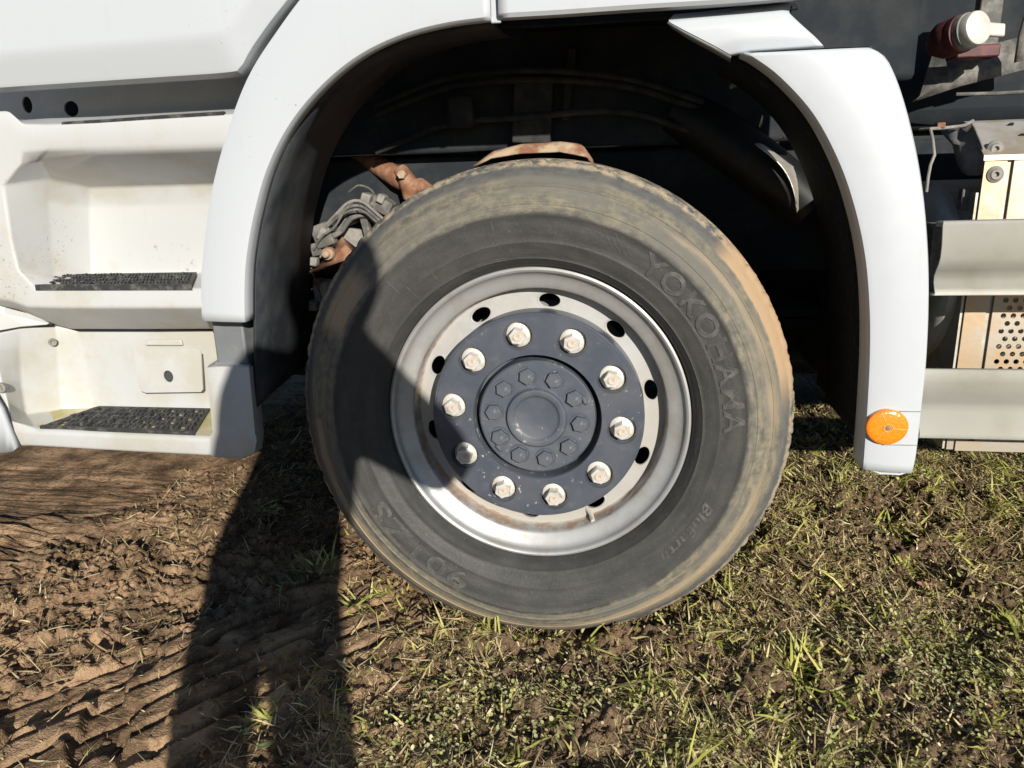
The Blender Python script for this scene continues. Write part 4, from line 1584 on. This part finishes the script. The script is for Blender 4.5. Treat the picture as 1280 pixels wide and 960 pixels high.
def scatter(n, x0, x1, y0, y1, dens):
    xs, ys = [], []
    tot = 0
    while tot < n:
        x = rng.uniform(x0, x1, n * 2)
        y = rng.uniform(y0, y1, n * 2)
        k = rng.random(n * 2) < dens(x, y)
        k &= keep(x, y)
        xs.append(x[k])
        ys.append(y[k])
        tot += k.sum()
    return np.concatenate(xs)[:n], np.concatenate(ys)[:n]


def pal(n, cols, var=.18):
    c = np.array(cols)
    i = rng.integers(0, len(c), n)
    j = rng.integers(0, len(c), n)
    f = rng.random((n, 1))
    o = c[i] * f + c[j] * (1 - f)
    return np.clip(o * (1 + rng.uniform(-var, var, (n, 1))), 0, 1)


GREEN = [(.40, .44, .075), (.56, .55, .13), (.26, .31, .055), (.68, .61, .22), (.74, .66, .33)]
DRY = [(.70, .57, .31), (.58, .45, .23), (.40, .28, .15), (.76, .66, .42), (.26, .18, .10)]
CLOV = [(.36, .39, .11), (.48, .49, .19), (.60, .57, .30), (.25, .28, .08), (.64, .59, .36)]

# grass in tufts
tx, ty = scatter(520, -.75, 2.0, -.5, 1.5, lambda x, y: zone_green(x, y) + .05 * (x > -.55))
for px, py in ((895, 775), (875, 790), (1010, 690), (1130, 700), (990, 640), (1110, 660), (1000, 840), (870, 930), (830, 940), (960, 900), (1190, 680), (450, 750), (440, 760), (405, 720), (335, 640), (1200, 625), (690, 905), (760, 870), (1050, 880), (700, 790), (610, 800), (1240, 640), (330, 905), (1160, 620)):
    p = gp(px, py)
    tx = np.append(tx, [p.x] * 2)
    ty = np.append(ty, [p.y] * 2)
cnt = rng.integers(6, 26, len(tx))
bx = np.repeat(tx, cnt) + rng.normal(0, .016, cnt.sum())
by = np.repeat(ty, cnt) + rng.normal(0, .016, cnt.sum())
tuft_h = np.repeat(rng.uniform(0, 2 * PI, len(tx)), cnt)
tuft_l = np.repeat(rng.uniform(.025, .080, len(tx)), cnt)
tuft_c = np.repeat(pal(len(tx), GREEN, .1), cnt, 0)
k = keep(bx, by)
bx, by, tuft_h, tuft_l, tuft_c = bx[k], by[k], tuft_h[k], tuft_l[k], tuft_c[k]
n = len(bx)
o = blades('grass', bx, by, tuft_h + rng.normal(0, .75, n), tuft_l * rng.uniform(.5, 1.3, n), rng.uniform(.0026, .0058, n), rng.uniform(.4, 1.45, n), rng.uniform(.2, 1.3, n),
           np.clip(tuft_c * .6 + pal(n, GREEN) * .4, 0, 1), M['grass'])
o['label'] = 'tufts of green grass growing in the mud beside the wheel'
# short grass and moss-like blades everywhere it grows
bx, by = scatter(27000, -.75, 2.2, -.5, 1.7, lambda x, y: zone_green(x, y) * 1.0 + .012)
n = len(bx)
o = blades('short_grass', bx, by, rng.uniform(0, 2 * PI, n), rng.uniform(.010, .042, n), rng.uniform(.0018, .0050, n), rng.uniform(.5, 1.55, n), rng.uniform(-.3, 1.0, n), pal(n, GREEN + DRY), M['grass'])
o['label'] = 'short trampled grass covering the soil behind the wheel'
# dry straw lying flat
bx, by = scatter(60000, -1.3, 2.2, -.5, 1.7, lambda x, y: .07 + .90 * sst(fbm(x, y, 5, 3, 80), .44, .60) * (.22 + .78 * sst(x, -.7, .1)) * (1 - .8 * track(x, y)))
# matted dry clumps
mx, my = scatter(260, -1.0, 2.0, -.48, 1.4, lambda x, y: .25 + .75 * sst(x, -.5, .2))
mc = rng.integers(25, 110, len(mx))
ms = np.repeat(rng.uniform(.012, .045, len(mx)), mc)
ex = np.repeat(mx, mc) + rng.normal(0, 1, mc.sum()) * ms * 1.3
ey = np.repeat(my, mc) + rng.normal(0, 1, mc.sum()) * ms * .8
kk = keep(ex, ey) & (track(ex, ey) < .5)
bx, by = np.append(bx, ex[kk]), np.append(by, ey[kk])
n = len(bx)
o = blades('straw', bx, by, rng.uniform(0, 2 * PI, n), (.008 + .060 * rng.random(n) ** 2.2) * rng.uniform(.6, 1.2, n), rng.uniform(.0008, .0034, n), rng.uniform(.95, 1.62, n), rng.uniform(-.5, .7, n), pal(n, DRY + [(.22, .15, .09), (.30, .21, .13)], .3), M['straw'], dz=.001)
o['label'] = 'dry straw and dead stalks scattered over the ground'


def clover(n):
    patch = lambda x, y: sst(fbm(x, y, 4.2, 3, 90), .46, .60) * sst(x, -.45, -.05)
    cx, cy_ = scatter(n, -.5, 1.8, -.5, 1.2, patch)
    for (px, py, s, m_) in ((600, 890, .09, 600), (700, 860, .07, 300), (1150, 800, .10, 700), (1230, 830, .08, 450), (1180, 860, .08, 300), (540, 930, .06, 250)):
        p = gp(px, py)
        cx = np.append(cx, p.x + rng.normal(0, s, m_))
        cy_ = np.append(cy_, p.y + rng.normal(0, s * .8, m_))
    kk = keep(cx, cy_)
    cx, cy_ = cx[kk], cy_[kk]
    n = len(cx)
    z = height(cx, cy_) + rng.uniform(.003, .026, n)
    N = 7
    r = rng.uniform(.0018, .0042, n)
    hd = rng.uniform(0, 2 * PI, n)
    tl = rng.uniform(0, .8, n)
    ta = rng.uniform(0, 2 * PI, n)
    co, fs = [], []
    a = np.linspace(0, 2 * PI, N, endpoint=False)[None, :]
    u = (np.cos(a) * rng.uniform(.8, 1.25, (n, 1)) + .0) * r[:, None]
    v = np.sin(a) * r[:, None] * .85
    x = u * np.cos(hd)[:, None] - v * np.sin(hd)[:, None]
    y = u * np.sin(hd)[:, None] + v * np.cos(hd)[:, None]
    zz = (x * np.cos(ta)[:, None] + y * np.sin(ta)[:, None]) * np.tan(tl)[:, None] + r[:, None] * .25
    ring = np.stack([cx[:, None] + x, cy_[:, None] + y, z[:, None] + zz], -1)
    ctr = np.stack([cx, cy_, z], -1)[:, None, :]
    co = np.concatenate([ring, ctr], 1)
    base = (np.arange(n) * (N + 1))[:, None, None]
    f = np.array([[i, (i + 1) % N, N] for i in range(N)])[None]
    me = np_mesh('clover', co.reshape(-1, 3), [(base + f).reshape(-1, 3)])
    at_ = me.attributes.new('tint', 'FLOAT_COLOR', 'POINT')
    c4 = np.ones((n, N + 1, 4), np.float32)
    c4[:, :, :3] = pal(n, CLOV)[:, None, :]
    at_.data.foreach_set('color', c4.ravel())
    o = link('clover', me, M['clover'])
    o['kind'] = 'stuff'
    o['label'] = 'small round clover leaves in low patches on the ground'


clover(6500)


def clods(n):
    bmt = bmesh.new()
    bmesh.ops.create_icosphere(bmt, subdivisions=1, radius=1)
    base = np.array([v.co for v in bmt.verts])
    fs = np.array([[v.index for v in f.verts] for f in bmt.faces])
    bmt.free()
    cx, cy_ = scatter(n, -1.3, 2.0, -.5, 1.5, lambda x, y: (.10 + .8 * sst(fbm(x, y, 6, 3, 60), .45, .6)) * (1 - .93 * track(x, y)))
    s = .0014 + .0090 * rng.random(n) ** 4 + .010 * rng.random(n) ** 9 * (cx < .0)
    z = height(cx, cy_)
    B = np.repeat(base[None], n, 0)
    off = rng.uniform(-5, 5, (n, 1, 3))
    wob = 1 + .45 * (vn((B[..., 0] * 1.3 + off[..., 0]) + 20, (B[..., 1] * 1.3 + B[..., 2] * 1.7 + off[..., 1]) + 20, 3) - .5) * 2
    B = B * wob[..., None] * s[:, None, None] * rng.uniform(.6, 1.25, (n, 1, 3))
    B[..., 2] *= .7
    B = B + np.stack([cx, cy_, z + s * .15], -1)[:, None]
    m_ = len(base)
    f = (np.arange(n) * m_)[:, None, None] + fs[None]
    me = np_mesh('soil_crumbs', B.reshape(-1, 3), [f.reshape(-1, 3)])
    o = link('soil_crumbs', me, M['soil'])
    o['kind'] = 'stuff'
    o['label'] = 'loose crumbs and clods of brown soil'


clods(17000)


def leaf(px, py, ln, wd, hd, tilt, mat, label, curl=.5):
    p = gp(px, py)
    bm = bmesh.new()
    n = 9
    rows = []
    for i in range(n):
        t = i / (n - 1)
        w = wd * math.sin(PI * min(1, t ** .8 * .98 + .01)) + .0003
        z = curl * ln * (t - .5) ** 2
        rows.append([bm.verts.new(((t - .5) * ln, s * w / 2, z + abs(s) * w * .18)) for s in (-1, -.5, 0, .5, 1)])
    for a, b in zip(rows, rows[1:]):
        for i in range(4):
            bm.faces.new((a[i], a[i + 1], b[i + 1], b[i]))
    o = finish(bm, 'fallen_leaf', mat, None, smooth=60)
    mod_solid(o, .0004, 0)
    o.location = (p.x, p.y, float(height(p.x, p.y)) + .006 + abs(math.sin(tilt)) * ln * .4)
    o.rotation_euler = (.2, tilt, hd)
    o['label'] = label
    o['category'] = 'leaf'
    o['group'] = 'fallen leaves'
    return o


leaf(130, 530, .040, .014, 1.1, -.7, M['leaf'], 'pale dry leaf standing on the mud near the left edge')
leaf(1158, 731, .050, .020, .15, .1, M['leaf_red'], 'reddish brown leaf lying in the grass below the orange reflector')
leaf(408, 922, .036, .015, 2.4, .1, M['leaf'], 'dull brown leaf at the shadow edge below the tyre')
leaf(334, 948, .036, .013, .9, .2, M['leaf_green'], 'greenish leaf at the bottom edge inside the long shadow')


# ------------------------------------------------------------------ the photographer, whose shadow falls on the wheel
def skin_tree(name, nodes, edges, root, mats, parent=None, sub=1):
    me = bpy.data.meshes.new(name)
    names = list(nodes)
    me.from_pydata([nodes[k][0] for k in names], [(names.index(a), names.index(b)) for a, b in edges], [])
    o = bpy.data.objects.new(name, me)
    COL.objects.link(o)
    o.modifiers.new('skin', 'SKIN')
    sv = me.skin_vertices[0].data
    for i, k in enumerate(names):
        r = nodes[k][1]
        sv[i].radius = r if isinstance(r, tuple) else (r, r)
        sv[i].use_root = (k == root)
    s = o.modifiers.new('sub', 'SUBSURF')
    s.levels = s.render_levels = sub
    dg = bpy.context.evaluated_depsgraph_get()
    dg.update()
    me2 = bpy.data.meshes.new_from_object(o.evaluated_get(dg))
    bpy.data.objects.remove(o)
    for m_ in mats:
        me2.materials.append(m_)
    for p in me2.polygons:
        p.use_smooth = True
    o = bpy.data.objects.new(name, me2)
    COL.objects.link(o)
    o.parent = parent
    return o


M['skin'] = simple('skin', (.50, .31, .22), (.56, .36, .26), 30, .5)
M['jacket'] = simple('jacket_cloth', (.03, .035, .05), (.05, .055, .07), 25, .85)
M['trouser'] = simple('trouser_cloth', (.05, .06, .09), (.08, .09, .12), 25, .85)
M['boot'] = simple('boot_leather', (.03, .022, .017), (.06, .045, .03), 25, .6)
M['hair'] = simple('hair', (.03, .02, .013), (.06, .04, .025), 90, .6)
M['phone'] = simple('phone_glass', (.02, .02, .022), (.03, .03, .03), 20, .2)
person = thing('person', 'person in dark jacket and trousers holding up a phone, casting the long shadow', 'person', (0, 0, 0))
B = {
    'pelvis': ((.268, -1.85, .815), (.190, .120)), 'belly': ((.306, -1.855, .93), (.180, .130)), 'chest': ((.392, -1.86, 1.13), (.225, .225)), 'neck0': ((.430, -1.85, 1.285), (.115, .090)),
    'neck': ((.452, -1.83, 1.340), (.070, .065)), 'head0': ((.460, -1.815, 1.385), (.082, .090)), 'head': ((.463, -1.81, 1.445), (.088, .100)), 'head1': ((.465, -1.812, 1.500), (.064, .074)),
    'shl': ((.300, -1.845, 1.245), .080), 'ell': ((.170, -1.67, .985), .058), 'wrl': ((.085, -1.430, .945), .034), 'hal': ((.098, -1.395, .930), (.020, .034)),
    'shr': ((.512, -1.845, 1.255), .102), 'elr': ((.606, -1.65, .985), .062), 'wrr': ((.315, -1.435, .965), .034), 'har': ((.268, -1.398, .928), (.020, .034)),
    'hpl': ((.165, -1.85, .72), .086), 'knl': ((.152, -1.83, .42), .066), 'anl': ((.145, -1.87, .09), .052), 'fol': ((.135, -1.79, .045), (.048, .037)), 'tol': ((.125, -1.67, .035), (.044, .027)),
    'hpr': ((.345, -1.85, .72), .086), 'knr': ((.348, -1.83, .42), .064), 'anr': ((.350, -1.87, .09), .052), 'for': ((.360, -1.79, .045), (.048, .037)), 'tor': ((.370, -1.67, .035), (.044, .027)),
}
E_ = [('pelvis', 'belly'), ('belly', 'chest'), ('chest', 'neck0'), ('neck0', 'neck'), ('neck', 'head0'), ('head0', 'head'), ('head', 'head1'), ('chest', 'shl'), ('shl', 'ell'), ('ell', 'wrl'), ('wrl', 'hal'),
      ('chest', 'shr'), ('shr', 'elr'), ('elr', 'wrr'), ('wrr', 'har'), ('pelvis', 'hpl'), ('hpl', 'knl'), ('knl', 'anl'), ('anl', 'fol'), ('fol', 'tol'), ('pelvis', 'hpr'), ('hpr', 'knr'), ('knr', 'anr'), ('anr', 'for'), ('for', 'tor')]
# fingers round the phone's two ends
for s, hx, nm_ in ((1, .098, 'l'), (-1, .268, 'r')):
    for f in range(4):
        z = .951 - f * .014
        L_ = (1.0, 1.1, 1.0, .8)[f]
        a_, b_, c_ = 'f%s%da' % (nm_, f), 'f%s%db' % (nm_, f), 'f%s%dc' % (nm_, f)
        B[a_] = ((hx - s * .012, -1.385, z), .0085)
        B[b_] = ((hx - s * .004, -1.368 + .002 * f, z + .002), .008)
        B[c_] = ((hx + s * .018 * L_, -1.367, z + .003), .007)
        E_ += [('ha' + nm_, a_), (a_, b_), (b_, c_)]
    B['t%sa' % nm_] = ((hx + s * .006, -1.405, .955), .010)
    B['t%sb' % nm_] = ((hx + s * .030, -1.392, .962), .0085)
    E_ += [('ha' + nm_, 't%sa' % nm_), ('t%sa' % nm_, 't%sb' % nm_)]
body = skin_tree('body', B, E_, 'pelvis', [M['jacket'], M['trouser'], M['boot'], M['skin']], person, 2)
for p in body.data.polygons:
    c = p.center
    if c.z < .11:
        p.material_index = 2
    elif c.z < .80:
        p.material_index = 1
    elif c.z > 1.32 or (c.y > -1.432 and c.z < 1.0):
        p.material_index = 3
    else:
        p.material_index = 0
bm = bmesh.new()
bmesh.ops.create_uvsphere(bm, u_segments=20, v_segments=12, radius=1)
for v in list(bm.verts):
    v.co = Vector((v.co.x * .086, v.co.y * .099 - .008, v.co.z * .092 + .01))
bmesh.ops.delete(bm, geom=[v for v in bm.verts if v.co.z < -.02 and v.co.y > -.03], context='VERTS')
hair = finish(bm, 'hair', M['hair'], person)
hair.location = (.463, -1.815, 1.440)
for sx_ in (-1, 1):
    bm = bmesh.new()
    bmesh.ops.create_uvsphere(bm, u_segments=10, v_segments=8, radius=.010, matrix=Matrix.Translation((.463 + sx_ * .028, -1.727, 1.430)))
    finish(bm, 'eye', M['phone'], person)
bm = bmesh.new()
add_tube(bm, [(.463, -1.732, 1.430), (.463, -1.722, 1.410), (.463, -1.712, 1.395), (.463, -1.73, 1.389)], [.008, .010, .013, .008], 10)
finish(bm, 'nose', M['skin'], person)
# phone, just behind the viewpoint
pc = CAM - fwd * .022
bm = bmesh.new()
mt = Matrix((RT, UP, -fwd)).transposed().to_4x4()
mt.translation = pc + RT * .004 - UP * .012
add_box(bm, (-.075, -.036, -.004), (.075, .036, .004), mt)
ph = finish(bm, 'phone', M['phone'])
mod_bevel(ph, .003, 3)
ph['label'] = 'dark phone held up in both hands facing the wheel'
ph['category'] = 'phone'
